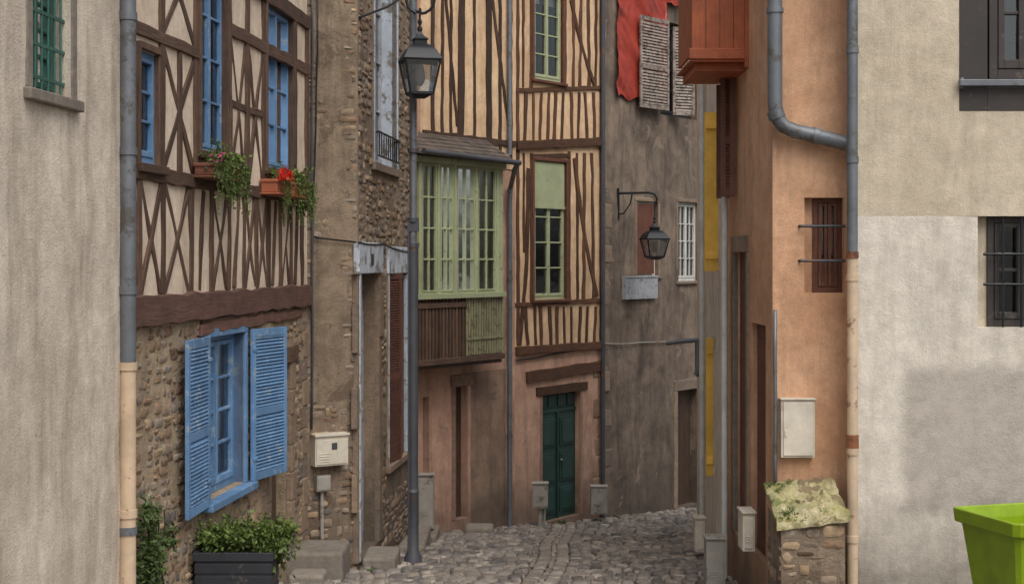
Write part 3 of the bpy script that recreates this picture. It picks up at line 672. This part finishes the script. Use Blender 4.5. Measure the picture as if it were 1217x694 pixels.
for (u0,u1,vt,vb,an) in ((760,789,22,130,.10),(799,812,34,138,.5)):
    o=W6.rect(u0,vt,u1,vb,.14); leafpanel(mb,o[0],.14,o[2],o[3],(o[1]-o[0])/math.cos(an),an,1,sp=.06)
emit('louvred_shutters',mb,m_shut,B6,W6,.003)
ta=W6.rect(733,-70,818,122,.05); mb=MB(); nx,nz=60,60; pts=[]
for j in range(nz+1):
    for i in range(nx+1):
        x=ta[0]+(ta[1]-ta[0])*i/nx; z=ta[2]+(ta[3]-ta[2])*j/nz
        if j==0: z+=.05*math.sin(i*.5)
        if i/nx>.66: z=max(z,ta[3]-1.15+.1*noise.noise(Vector((x*4,0,0))))
        if i in(0,nx): x+=.05*noise.noise(Vector((0,z*2,4)))
        f=noise.noise(Vector((x*1.6+z*1.2,z*.9,2)))*.12+abs(noise.noise(Vector((x*3+z*2.5,z*1.2-x,5))))*.10+noise.noise(Vector((x*9+z*3,z*3,7)))*.02
        pts.append((x,.04+min(.09,abs(f)),z))
mb.add(pts,[(j*(nx+1)+i,j*(nx+1)+i+1,(j+1)*(nx+1)+i+1,(j+1)*(nx+1)+i) for j in range(nz) for i in range(nx)]); 
emit('red_tarpaulin',mb,m_tarp,None,W6,smooth=True)
body(B6,[p5b,p6b,(0,40),(-1,31)],[0],8.,wm=m_grey)
cable('wall_cable',W6,[(718,408),(760,407),(832,402)],.012,m_gbox); cable('wall_cable',W5,[(613,428),(660,420),(713,409)],.012)
mb=MB(); x,_=W6.px(716,300,.06); mb.tube([(x,.07,7.5),(x,.07,-4.9)],.045,10); emit('downpipe',mb,m_pole,None,W6,smooth='auto')
o=W6.rect(744,328,782,354,.1); mb=MB(); mb.box(o[0],o[1],.08,.1,o[2],o[3]); mb.box(o[0],o[1],0,.1,o[2]-.02,o[2]); mb.box(o[0],o[0]+.02,0,.08,o[2],o[3]); mb.box(o[1]-.02,o[1],0,.08,o[2],o[3]); mb.box(o[0]-.01,o[1]+.01,.1,.115,o[3]-.03,o[3]); emit('window_box',mb,m_palegrey,None,W6,.006)
# ================= B9 pale house
B9=empty('pale_rendered_house',(5,19,gz(19)))
wy1=W9.rect(848,140,856,322); wy2=W9.rect(846,400,850,560)
wall('facade',W9,0,W9.L,-5,4.8,[wy1,wy2],m_pale,B9,.25,.25,.02,10)
for o in (wy1,wy2): window(B9,W9,o,m_wframe,-.12,2,1,3,.05,.02,.0)
mb=MB()
leafpanel(mb,wy1[0]-.02,.02,wy1[2],wy1[3],.17,math.radians(86),-1,True,True,True)
leafpanel(mb,wy1[1]+.02,.02,wy1[2],wy1[3]-.02,.1,math.radians(86),1,True,True,True)
leafpanel(mb,wy2[0]-.02,.02,wy2[2],wy2[3],.1,math.radians(86),-1,True,True,True)
emit('yellow_shutters',mb,m_yel,B9,W9,.003)
mb=MB(); x=W9.px(861,300,.06)[0]; mb.tube([(x,.06,4.6),(x,.06,-4)],.035,10); x=W9.px(834,300,.06)[0]; mb.tube([(x,.06,4.6),(x,.06,-4.5)],.04,10); emit('downpipe',mb,m_wframe,None,W9,smooth='auto')
body(B9,[(2.42,16.12),(2.96,22.9),(9,22.9),(9,16.12)],[0],4.8,wm=m_pale)
mb=MB(); x,z=W9.px(831,404,0); mb.tube([(x,0,z+.0),(x,.3,z-.02),(x-.05,.5,z-.05)],.035,10); mb.tube([(x,.02,z),(x,.02,z-.5),(x,.06,z-.55)],.05,10); emit('gutter_spout',mb,m_zinc,None,W9,smooth='auto')
# ================= B7 orange house
B7=empty('orange_rendered_house',(2.8,15,gz(15)))
of=W7f.rect(956,235,1003,348); 
e1=W7s.rect(873,300,888,640); e2=W7s.rect(893,385,910,660)
wall('side_facade',W7s,0,W7s.L,-4.2,4.2,[e1,e2],m_orange,B7,.2,.2,.015,11)
wall('front_facade',W7f,0,W7f.L,-4.2,4.2,[of],m_orange,B7,.16,.15,.015,12)
mb=MB(); surround(mb,e1,.12,-.05,.02,True,False,.18); emit('door_surround',mb,m_quoin,B7,W7s,.012)
mb=MB()
for o in (e1,e2):
    a,b,c,d=o; mb.box(a,b,-.1,-.06,c,d); mb.box(a+.08,b-.08,-.06,-.045,c+.1,c+.8); mb.box(a+.08,b-.08,-.06,-.045,c+.95,d-.15)
emit('brown_doors',mb,m_brown,B7,W7s,.005)
a,b,c,d=of
window(B7,W7f,(a+.10,b,c,d),m_brown,-.11,2,1,1,.045,.02,.6)
mb=MB(); mb.box(a,a+.1,-.16,-.115,c,d); emit('inner_jamb',mb,m_orange,B7,W7f)
mb=MB(); mb.box(a+.15,b-.05,-.125,-.09,c+.06,c+(d-c)*.36); emit('lower_panel',mb,m_brown,B7,W7f)
mb=MB()
for v in (269,310): z=W7f.px(980,v)[1]; mb.tube([(a-.05,.0,z),(a-.04,.05,z),(b+.0,.05,z)],.014,8)
emit('window_bars',mb,m_pole,B7,W7f,smooth='auto')
mb=MB(); xa,xb=1.86,2.44; ya,yb=14.8,16.0; zl=zz(64,14.8)
n=4
for i in range(n): mb.box(xa+(xb-xa)*i/n+.002,xa+(xb-xa)*(i+1)/n-.002,ya,ya+.03,zl,3.6)
mb.box(xa,xa+.03,ya+.031,yb,zl,3.6); mb.box(xa-.03,xb,ya-.04,ya+.0,zl-.06,zl+.05)
mb.box(xa-.02,xb,ya-.02,yb,zl-.085,zl-.061); mb.box(xa+.05,xb,ya+.1,yb,zl-.17,zl-.086); mb.box(xb-.04,xb+.06,ya-.06,ya+.05,zl-.15,3.6)
emit('boarded_projection',mb,m_rust,B7,bev=.005)
mb=MB(); o=W7s.rect(866,88,878,235)
leafpanel(mb,o[0]+.1,.02,o[2],o[3],.16,math.radians(80),1); leafpanel(mb,o[0]+.5,.02,o[2],o[3]-.1,.14,math.radians(80),1); emit('brown_shutter',mb,m_brown,B7,W7s,.003)
body(B7,[(2.42,16.1),(2.46,13.5),(3.165,13.5),(3.165,16.1)],[0,1],4.2,.5,wm=m_orange)
x0,z0=W7f.px(926,542); x1,z1=W7f.px(966,474); mb=MB(); mb.box(x0,x1,0,.1,z0,z1); mb.box(x0+.02,x1-.02,.1,.113,z0+.02,z1-.02); mb.box(x0+.03,x0+.05,.113,.122,z0+.2,z0+.26); mb.box(x0-.008,x1+.008,0,.12,z1,z1+.015); emit('electric_meter_box',mb,m_box,None,W7f,.008)
cable('conduit',W7f,[(921,600),(921,368)],.018,m_zinc)
Dp=13.38; q=lambda u,v:P(u,v,Dp)
mb=MB(); path=[q(921,-60),q(921,60),q(921,125),q(924,140),q(931,150),q(944,156),q(975,163),q(1006,171)]
mb.tube(path,.07,16); 
for pp in ((921,132,924,141),(966,161,972,162)):
    a,b=q(*pp[:2]),q(*pp[2:]); mb.tube([a,b],.08,16)
mb.tube([q(921,10),q(921,16)],.08,16); emit('roof_drainpipe',mb,m_zinc,smooth='auto')
D=13.1; x=(1013-U0)/F*D
downpipe('downpipe',x,D,[(zz(303,D),3.,0),(gz(D)-.2,zz(303,D),1)],.05,[(zz(303,D),2),(zz(330,D),1),(zz(520,D),2),(zz(528,D),2),(zz(536,D),1),(zz(60,D),0),(zz(190,D),0),(zz(640,D),1)])
# ================= B8 white house right
B8=empty('white_rendered_house',(6,15,gz(14)))
wt=W8.rect(1140,-60,1290,132); wb=W8.rect(1162,257,1260,389)
zsp=W8.px(1100,257)[1]
wall('lower_wall',W8,0,W8.L,-4.2,zsp,[wb],m_white,B8,.14,.25,.008,13)
wall('upper_wall',W8,0,W8.L,zsp,3.3,[wt],m_white2,B8,.14,.25,.008,14)
mb=MB(); mb.add([(0,0,-4.2),(0,-.32,-4.2),(0,-.32,3.3),(0,0,3.3)],[(0,1,2,3)]); emit('side_return',mb,m_white2,B8,W8)
mb=MB(); a,b,c,d=wt; mb.box(a-.0,a+.26,-.1,.006,c,d); mb.box(a+.26,b,-.1,.006,c,c+.22); mb.box(b-.2,b,-.1,.006,c+.22,d); emit('dark_window_boards',mb,m_dark,B8,W8,.004)
window(B8,W8,(a+.3,b-.2,c+.3,d),m_dark,-.1,2,1,2,.08,.03,0)
mb=MB(); mb.box(a-.02,b,.04,.09,c+.22,c+.28); mb.box(a+.0,a+.03,-.01,.05,c+.2,c+.3); emit('window_rail',mb,m_zinc,B8,W8,.006)
window(B8,W8,(wb[0]+.12,wb[1],wb[2],wb[3]),m_dark,-.12,2,1,2,.06,.03,0); 
mb=MB(); mb.box(wb[0],wb[0]+.12,-.14,-.12,wb[2],wb[3]); emit('inner_reveal',mb,m_white2,B8,W8)
mb=MB(); a,b,c,d=wb
for v in (302,338): z=W8.px(1190,v)[1]; mb.tube([(a+.06,-.02,z),(b,-.02,z)],.013,8)
for k in range(4): x=a+.24+k*.17; mb.tube([(x,-.02,c),(x,-.02,d)],.012,8)
emit('window_bars',mb,m_iron,B8,W8,smooth='auto')
body(B8,[(3.17,13.21),(9,13.2),(9,16),(3.17,16)],[0],3.3,.8,wm=m_white2)
# ================= street furniture
def lantern(mb,c,w,h,gi,bi):
    x,y,z=c; s2=math.sqrt(2); wt_,wb_=w/2*s2,w/2*.66*s2; gh=h*.42; r0=math.pi/4+.25
    mb.mi=gi; mb.lathe((x,y,z),[(wb_*.95,.02),(wt_*.92,gh)],4,r0,.5)
    mb.mi=bi; mb.lathe((x,y,z+gh*.25),[(.02,0),(w*.13,.04),(w*.16,gh*.35),(w*.1,gh*.6),(.02,gh*.68)],12,0,.5)
    mb.mi=0
    for k in range(4):
        an=r0+k*math.pi/2; c_,s_=math.cos(an),math.sin(an)
        mb.tube([(x+wb_*c_,y+wb_*s_,z),(x+wt_*c_,y+wt_*s_,z+gh)],.014,6)
    mb.lathe((x,y,z),[(wb_*.5,-.05),(wb_*1.02,-.01),(wb_*1.02,.02)],4,r0,.5)
    mb.lathe((x,y,z),[(wt_*1.06,gh),(wt_*1.1,gh+.02),(wt_*1.0,gh+h*.07),(wt_*.8,gh+h*.15),(wt_*.52,gh+h*.21),(wt_*.36,gh+h*.23),(wt_*.36,gh+h*.28),(wt_*.45,gh+h*.29),(wt_*.2,gh+h*.34),(wt_*.08,gh+h*.40)],4,r0,.5)
    mb.lathe((x,y,z),[(.02,gh+h*.38),(.035,gh+h*.43),(.015,gh+h*.48),(.03,gh+h*.52),(.01,gh+h*.58)],8,0,.5)
D=17.6; px_,py_,_=P(491,600,D)
mb=MB(); mb.mi=2; zg=gz(D)
mb.tube([(px_,py_,zg-.1),(px_,py_,zz(292,D))],.062,14); mb.lathe((px_,py_,zg),[(.11,0),(.11,.12),(.07,.2),(.065,.9),(.075,.92),(.062,.96)],14)
mb.mi=3; mb.tube([(px_,py_,zz(292,D)),(px_,py_,zz(-40,D))],.045,14); mb.mi=2
for v in (292,262,180): mb.tube([(px_,py_,zz(v,D)-.02),(px_,py_,zz(v,D)+.03)],.07,14)
mb.tube([(px_-.05,py_-.04,zg),(px_-.055,py_-.04,zz(262,D))],.012,6)
mb.box(px_-.07,px_+.07,py_-.05,py_+.05,zz(275,D),zz(262,D))
lx=(499-U0)/F*(D-.35); ly=D-.35; lb=zz(112,ly)
lantern(mb,(lx,ly,lb),.42,.92,1,4)
mb.mi=0; zt_=zz(18,ly)
mb.tube([(lx,ly,zt_-.06),(lx,ly,zt_+.07)],.014,8)
cir=[]
for k in range(17):
    t=-math.pi/2+k/16*2*math.pi*.95; cir.append((lx+.17*math.cos(t),ly+.1,zt_+.2+.17*math.sin(t)))
mb.tube(cir,.018,8); mb.tube([(lx,ly,zt_+.07),(lx,ly+.1,zt_+.05),(px_,py_,zt_+.10)],.018,8)
ax=-1.80
mb.tube([(px_,py_,zt_+.35),(px_-.2,py_-.1,zt_+.36),(ax-.02,17.0,zt_+.3)],.018,8); mb.tube([(px_-.1,py_,zt_+.3),(px_-.3,py_-.2,zt_+.12),(ax,16.95,zt_-.08)],.014,8)
emit('street_lamp',mb,[m_iron,m_lglass,m_pole,m_zinc,m_bulb],smooth='auto')
mb=MB(); D=27.6
s,z=W6.px(737,228,.06)
bx,by,_=W6.w(s,.02,0); tz=zz(230,by)
tip=P(778,230,by-.35)
mb.mi=0; mb.tube([(bx,by,tz+.1),(bx,by,tz-.5)],.025,8); mb.tube([(bx,by,tz),(tip[0]-.1,tip[1]+.03,tz+.0),(tip[0],tip[1],tz-.03),(tip[0]+.05,tip[1],tz-.12),(tip[0]+.02,tip[1],tz-.2)],.022,8)
mb.tube([(bx,by,tz-.4),(bx+.1,by-.05,tz-.38),(bx+.22,by-.13,tz-.2),(bx+.25,by-.16,tz-.02)],.014,8)
lantern(mb,(tip[0],tip[1],tip[2]-1.2),.42,.78,1,2)
mb.mi=0; mb.tube([(tip[0],tip[1],tip[2]-.8),(tip[0]+.0,tip[1],tip[2]-.15)],.012,6)
emit('wall_lamp',mb,[m_iron,m_lglass,m_bulb],smooth='auto')
D=21.6; panelbox('utility_cabinet',((506-U0)/F*D,D,zz(628,D)),.24,.2,.8,m_gbox)
D=24.6; panelbox('utility_cabinet',((642-U0)/F*D,D,zz(604,D)),.27,.2,.42,m_gbox); mb=MB(); mb.tube([((642-U0)/F*D,D+.1,gz(D)-.1),((642-U0)/F*D,D+.1,zz(603,D))],.04,10); mb.tube([((646-U0)/F*D,D+.06,gz(D)-.1),((648-U0)/F*D,D+.06,zz(603,D))],.02,8); emit('cable_riser',mb,m_gbox,smooth='auto')
D=26.2; panelbox('utility_cabinet',((712-U0)/F*D,D,zz(611,D)),.3,.2,.5,m_gbox)
D=14.9; panelbox('utility_cabinet',((851-U0)/F*D*1.0,D,zz(700,D)),.2,.2,.52,m_gbox)
D=18.5; panelbox('utility_cabinet',((832-U0)/F*D,D,zz(655,D)),.13,.2,.42,m_box)
D=14.0; panelbox('electric_meter_box',((890-U0)/F*D,D,zz(655,D)),.12,.3,.37,m_box)
def planter():
    e=empty('flower_planter',(-2.43,12.6,gz(12.6))); D0=12.45; xa,xb=(232-U0)/F*D0,(322-U0)/F*D0; zt=zz(658,D0); mb=MB(); zb=gz(12.6)-.05
    t=.025; y1=D0+.38
    mb.box(xa,xb,D0,D0+t,zb,zt); mb.box(xa,xb,y1-t,y1,zb,zt); mb.box(xa,xa+t,D0+t,y1-t,zb,zt); mb.box(xb-t,xb,D0+t,y1-t,zb,zt)
    mb.box(xa-.02,xb+.02,D0-.02,D0+.02,zt-.06,zt+.012); mb.box(xa-.02,xa+.02,D0+.021,y1,zt-.06,zt+.012); mb.box(xb-.02,xb+.02,D0+.021,y1,zt-.06,zt+.012)
    for k in range(1,5): z=zt-.06-k*.11; mb.box(xa-.006,xb+.006,D0-.008,D0+.001,z,z+.085); mb.box(xb,xb+.008,D0+.01,y1,z,z+.085)
    emit('planter_box',mb,m_plan,e,bev=.006)
    s=MB(); s.box(xa+t,xb-t,D0+t,y1-t,zb,zt-.04); emit('soil',s,m_soil,e)
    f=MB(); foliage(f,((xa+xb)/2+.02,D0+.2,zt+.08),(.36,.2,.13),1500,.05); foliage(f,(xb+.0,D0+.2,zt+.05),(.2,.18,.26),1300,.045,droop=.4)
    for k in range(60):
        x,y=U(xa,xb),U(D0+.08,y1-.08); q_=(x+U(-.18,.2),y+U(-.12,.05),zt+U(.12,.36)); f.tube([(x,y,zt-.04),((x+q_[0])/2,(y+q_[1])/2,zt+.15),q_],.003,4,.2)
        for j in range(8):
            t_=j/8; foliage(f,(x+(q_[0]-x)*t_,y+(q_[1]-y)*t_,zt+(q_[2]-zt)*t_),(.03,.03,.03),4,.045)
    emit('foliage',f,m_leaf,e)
planter()
def pot(name,fr,u0,u1,vt,vb,flower,terr=True,n=700,hang=.2):
    a,b,c,d=fr.rect(u0,vt,u1,vb,.1); e=empty(name,fr.w((a+b)/2,.12,c)); mb=MB()
    mb.box(a,b,.03,.2,c,d); mb.box(a-.012,b+.012,.018,.212,d-.03,d+.005); mb.box(a-.03,b+.03,.0,.23,c-.02,c-.001); emit('trough',mb,m_terra if terr else m_brown,e,fr,.01)
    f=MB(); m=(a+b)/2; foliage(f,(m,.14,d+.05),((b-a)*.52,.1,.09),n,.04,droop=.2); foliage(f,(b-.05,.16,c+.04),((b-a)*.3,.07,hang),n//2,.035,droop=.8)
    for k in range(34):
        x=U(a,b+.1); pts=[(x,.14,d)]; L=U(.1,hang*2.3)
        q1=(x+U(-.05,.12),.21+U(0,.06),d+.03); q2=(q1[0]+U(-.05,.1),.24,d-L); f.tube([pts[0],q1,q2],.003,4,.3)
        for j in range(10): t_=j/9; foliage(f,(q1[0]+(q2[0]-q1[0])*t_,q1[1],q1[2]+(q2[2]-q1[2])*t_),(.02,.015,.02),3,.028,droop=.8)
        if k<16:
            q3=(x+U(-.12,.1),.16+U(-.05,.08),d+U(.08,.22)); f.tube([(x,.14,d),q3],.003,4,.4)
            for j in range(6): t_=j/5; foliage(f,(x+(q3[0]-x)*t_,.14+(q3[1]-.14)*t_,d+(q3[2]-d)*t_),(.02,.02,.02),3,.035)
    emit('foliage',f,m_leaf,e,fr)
    g=MB()
    for fx in flower[1]:
        cx=a+(b-a)*fx; cz=d+U(.02,.1)
        for k in range(flower[2]):
            for j in range(10):
                foliage(g,(cx+random.gauss(0,.035),.24+U(-.03,.03),cz+random.gauss(0,.03)),(.01,.01,.01),1,.035)
    emit('blossoms',g,flower[0],e,fr)
pot('window_flower_pot',W2,240,276,198,212,(m_pink2,[.02,.12],1),False)
pot('window_flower_pot',W2,318,354,217,232,(m_flow,[.03,.12,.25],7),True,hang=.2)
e=empty('climbing_plant',(-2.85,11.6,gz(11.6))); f=MB()
for k in range(9):
    s=U(.05,.6); pts=[(s+U(-.05,.05),.05+U(0,.05),-3.1+ (i/6.)*U(.9,1.3)) for i in range(7)]; f.tube(pts,.006,5,.1)
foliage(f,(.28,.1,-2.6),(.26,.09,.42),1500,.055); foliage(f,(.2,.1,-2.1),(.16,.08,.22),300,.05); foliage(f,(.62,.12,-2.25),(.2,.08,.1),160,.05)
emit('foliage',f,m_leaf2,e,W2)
# low stone wall end with a mossy coping
e=empty('mossy_stone_wall',(2.7,13,gz(13))); xa,xb=2.40,2.97; ya,yb=12.75,13.4
WL=Fr((xa,ya),(xb,ya)); WS=Fr((xa,ya+.001),(xa,yb))
for nm,fr_,L_ in (('front',WL,xb-xa),('side',WS,yb-ya)):
    mb=MB(); nx,nz=10,18; pts=[]
    for j in range(nz+1):
        for i in range(nx+1):
            x=L_*i/nx; z=-3.5+(-2.36+3.5)*j/nz+(.06*x/L_ if j==nz else 0); pts.append((x,0 if i in(0,nx) else .015*noise.noise(Vector((x*7,z*7,2))),z))
    mb.add(pts,[(j*(nx+1)+i,j*(nx+1)+i+1,(j+1)*(nx+1)+i+1,(j+1)*(nx+1)+i) for j in range(nz) for i in range(nx)])
    emit(nm+'_face',mb,m_mortar2,e,fr_,smooth=True)
    mb=MB(); stones(mb,0,L_,-3.4,-2.44,[],h=(.08,.17),w=(.1,.3),pr=(-.004,.012),keep=.85); emit(nm+'_stones',mb,m_rub,e,fr_,smooth='auto')
mb=MB(); nx,ny=30,26; pts=[]
for lay in (0,1):
    for j in range(ny+1):
        for i in range(nx+1):
            x=xa-.03+(xb-xa+.06)*i/nx; y=ya-.05+(yb-ya+.07)*j/ny
            z=-2.40+.26*j/ny+.09*(i/nx)+(.045 if lay else 0)+(.05*noise.noise(Vector((x*6,y*6,1)))+.035*noise.noise(Vector((x*18,y*18,1)))+.018*noise.noise(Vector((x*45,y*30,1))) if lay else 0)
            x+=.04*noise.noise(Vector((y*6,3,x))); y+=.06*noise.noise(Vector((x*9,3,5)))*(j==0)
            pts.append((x,y,z))
N1=(nx+1)*(ny+1); fs=[]
for lay in (0,1): fs+=[(lay*N1+j*(nx+1)+i,lay*N1+j*(nx+1)+i+1,lay*N1+(j+1)*(nx+1)+i+1,lay*N1+(j+1)*(nx+1)+i) for j in range(ny) for i in range(nx)]
for i in range(nx): fs.append((i,i+1,N1+i+1,N1+i))
for j in range(ny): k=j*(nx+1); fs.append((k,k+nx+1,N1+k+nx+1,N1+k))
mb.add(pts,fs); emit('mossy_coping',mb,m_moss,e,smooth='auto')
f=MB()
for k in range(26):
    x,y=xa+abs(random.gauss(0,.16)),U(ya,yb); foliage(f,(x,y,-2.34+.26*(y-ya)/(yb-ya)+.09*(x-xa)/(xb-xa)),(.06,.06,.015),45,.018)
emit('moss_tufts',f,m_leaf,e)
# lime planter
mb=MB(); D0=11.2; cx,cy=(1137-U0)/F*D0+.68,D0+.35; zt=zz(618,D0); zb=gz(cy)
def sq(h,z,ang=.30):
    o=[]
    for k in range(4):
        an=ang+math.pi/4+k*math.pi/2
        for dlt in (-.05,.05): o.append((cx+h*math.sqrt(2)*math.cos(an+dlt),cy+h*math.sqrt(2)*math.sin(an+dlt),z))
    return o
rings=[sq(.25,zb),sq(.36,zt-.12),sq(.40,zt-.11),sq(.41,zt),sq(.375,zt+.002),sq(.35,zt-.1),sq(.335,zt-.3)]
pts=[p for r_ in rings for p in r_]; fs=[(i*8+k,i*8+(k+1)%8,(i+1)*8+(k+1)%8,(i+1)*8+k) for i in range(6) for k in range(8)]+[tuple(range(8)),tuple(range(48,56))]
mb.add(pts,fs,None,.5); emit('lime_green_planter',mb,m_lime,bev=.01)
# ================= ground, road
mb=MB(); ys=[-400,-20,0,11,32,400]; 
pts=[]
for y in ys:
    for x in (-400,400): pts.append((x,y,gz(y)-.05))
mb.add(pts,[(2*i,2*i+1,2*i+3,2*i+2) for i in range(len(ys)-1)]); emit('ground',mb,m_joint)
def lx_(y):
    pl=[(2,-3.8),(11,-3.0),(16.5,-2.4),(16.9,-1.85),(21,-1.46),(22.6,-1.5),(24.8,.0),(26.9,1.65),(34.5,7)]
    for (a,b),(c,d) in zip(pl,pl[1:]):
        if a<=y<=c: return b+(d-b)*(y-a)/(c-a)
    return -3.8
def rx_(y):
    if y<13.1: return 5.5
    if y<16.1: return 2.45
    if y<22.9: return 2.42+.0794*(y-16.1)
    return 8.
mb=MB(); y=9.0; 
def sett(x0,x1,y0,y1,h,r=None,g=.011):
    x0+=g;x1-=g;y0+=g;y1-=g
    if x1-x0<.03: return
    jj=lambda:U(-.008,.008); tx,ty=U(-.009,.009),U(-.012,.012)
    c=[(x0+jj(),y0+jj()),(x1+jj(),y0+jj()),(x1+jj(),y1+jj()),(x0+jj(),y1+jj())]; mx,my=(x0+x1)/2,(y0+y1)/2
    B=lambda x,y,k,dz:(mx+(x-mx)*k,my+(y-my)*k,gz(my)-.117*((y-my)*k)+dz+tx*(1 if x>mx else -1)+ty*(1 if y>my else -1))
    pts=[B(x,y,1,-.045) for x,y in c]+[B(x,y,.95,h-.014) for x,y in c]+[B(x,y,.68,h) for x,y in c]
    fs=[]
    for k in range(4): q_=(k+1)%4; fs+=[(k,q_,4+q_,4+k),(4+k,4+q_,8+q_,8+k)]
    fs.append((8,9,10,11)); mb.add(pts,fs,None,r)
mid=lambda y: .35+.06*(y-16)+.03*math.sin(y*1.1)
while y<35:
    ph=U(.16,.23); x=lx_(y)-.1+U(-.1,0); xr=rx_(y); c=mid(y); done=False
    while x<xr:
        w=U(.11,.21)
        if not done and x+w>c-.21:
            if c-.21-x>.05: sett(x,c-.21,y,y+ph,0)
            for (xa_,xb_,hh) in ((c-.21,c-.035,-.010),(c-.035,c+.035,-.028),(c+.035,c+.21,-.010)): sett(xa_+U(-.01,.01),xb_+U(-.01,.01),y,y+ph,hh+U(-.006,.006),U(.2,.65),.006)
            x=c+.21; done=True; continue
        dx=x+w/2-c
        yo=-.06*dx*dx+.02*math.sin(x*3); h=U(-.014,.020)+.035*noise.noise(Vector((x*.8,y*.5,0)))+min(.05,.02*abs(dx)); sett(x,x+w,y+yo,y+ph+yo,h)
        x+=w
    y+=ph
emit('cobblestone_road',mb,m_cob,smooth=True)
f=MB()
for (x,y) in [(-1.72,16.8+k*.4) for k in range(9)]+[(2.35,14+k*.5) for k in range(5)]+[(-1.3,18.2),(-1.25,17.5),(.9,25.6),(2.0,27.0)]:
    foliage(f,(x+U(-.05,.05),y,gz(y)+.03),(.08,.10,.035),40,.05)
emit('weeds',f,m_leaf2)
# ================= light and camera
sc=bpy.context.scene
w=bpy.data.worlds.new('World'); sc.world=w; w.use_nodes=True; nt=w.node_tree
EL,AZ=56,156
sky=nt.nodes.new('ShaderNodeTexSky'); sky.sky_type='NISHITA'; sky.sun_disc=False; sky.sun_elevation=math.radians(EL); sky.sun_rotation=math.radians(AZ); sky.air_density=1.; sky.dust_density=5.; sky.ozone_density=.4
hs=nt.nodes.new('ShaderNodeHueSaturation'); hs.inputs['Saturation'].default_value=.45  # overcast: cloud-grey sky
nt.links.new(sky.outputs[0],hs.inputs['Color']); nt.links.new(hs.outputs[0],nt.nodes['Background'].inputs[0]); nt.nodes['Background'].inputs[1].default_value=.15
L=bpy.data.lights.new('sun','SUN'); L.energy=1.5; L.angle=math.radians(50); L.color=(1,.96,.90)
lo=bpy.data.objects.new('sun',L); sc.collection.objects.link(lo)
el,az=math.radians(EL),math.radians(AZ)
dv=Vector((math.sin(az)*math.cos(el),math.cos(az)*math.cos(el),math.sin(el)))
lo.rotation_euler=dv.to_track_quat('Z','Y').to_euler(); lo.location=(0,-5,15)
cam=bpy.data.cameras.new('camera'); co=bpy.data.objects.new('camera',cam); sc.collection.objects.link(co); sc.camera=co
cam.sensor_width=36; cam.lens=36*F/1217; cam.shift_y=-37/1217; cam.clip_end=1500; co.rotation_euler=(math.radians(90),0,0)
sc.view_settings.view_transform='Standard'; sc.view_settings.look='None'; sc.view_settings.exposure=0
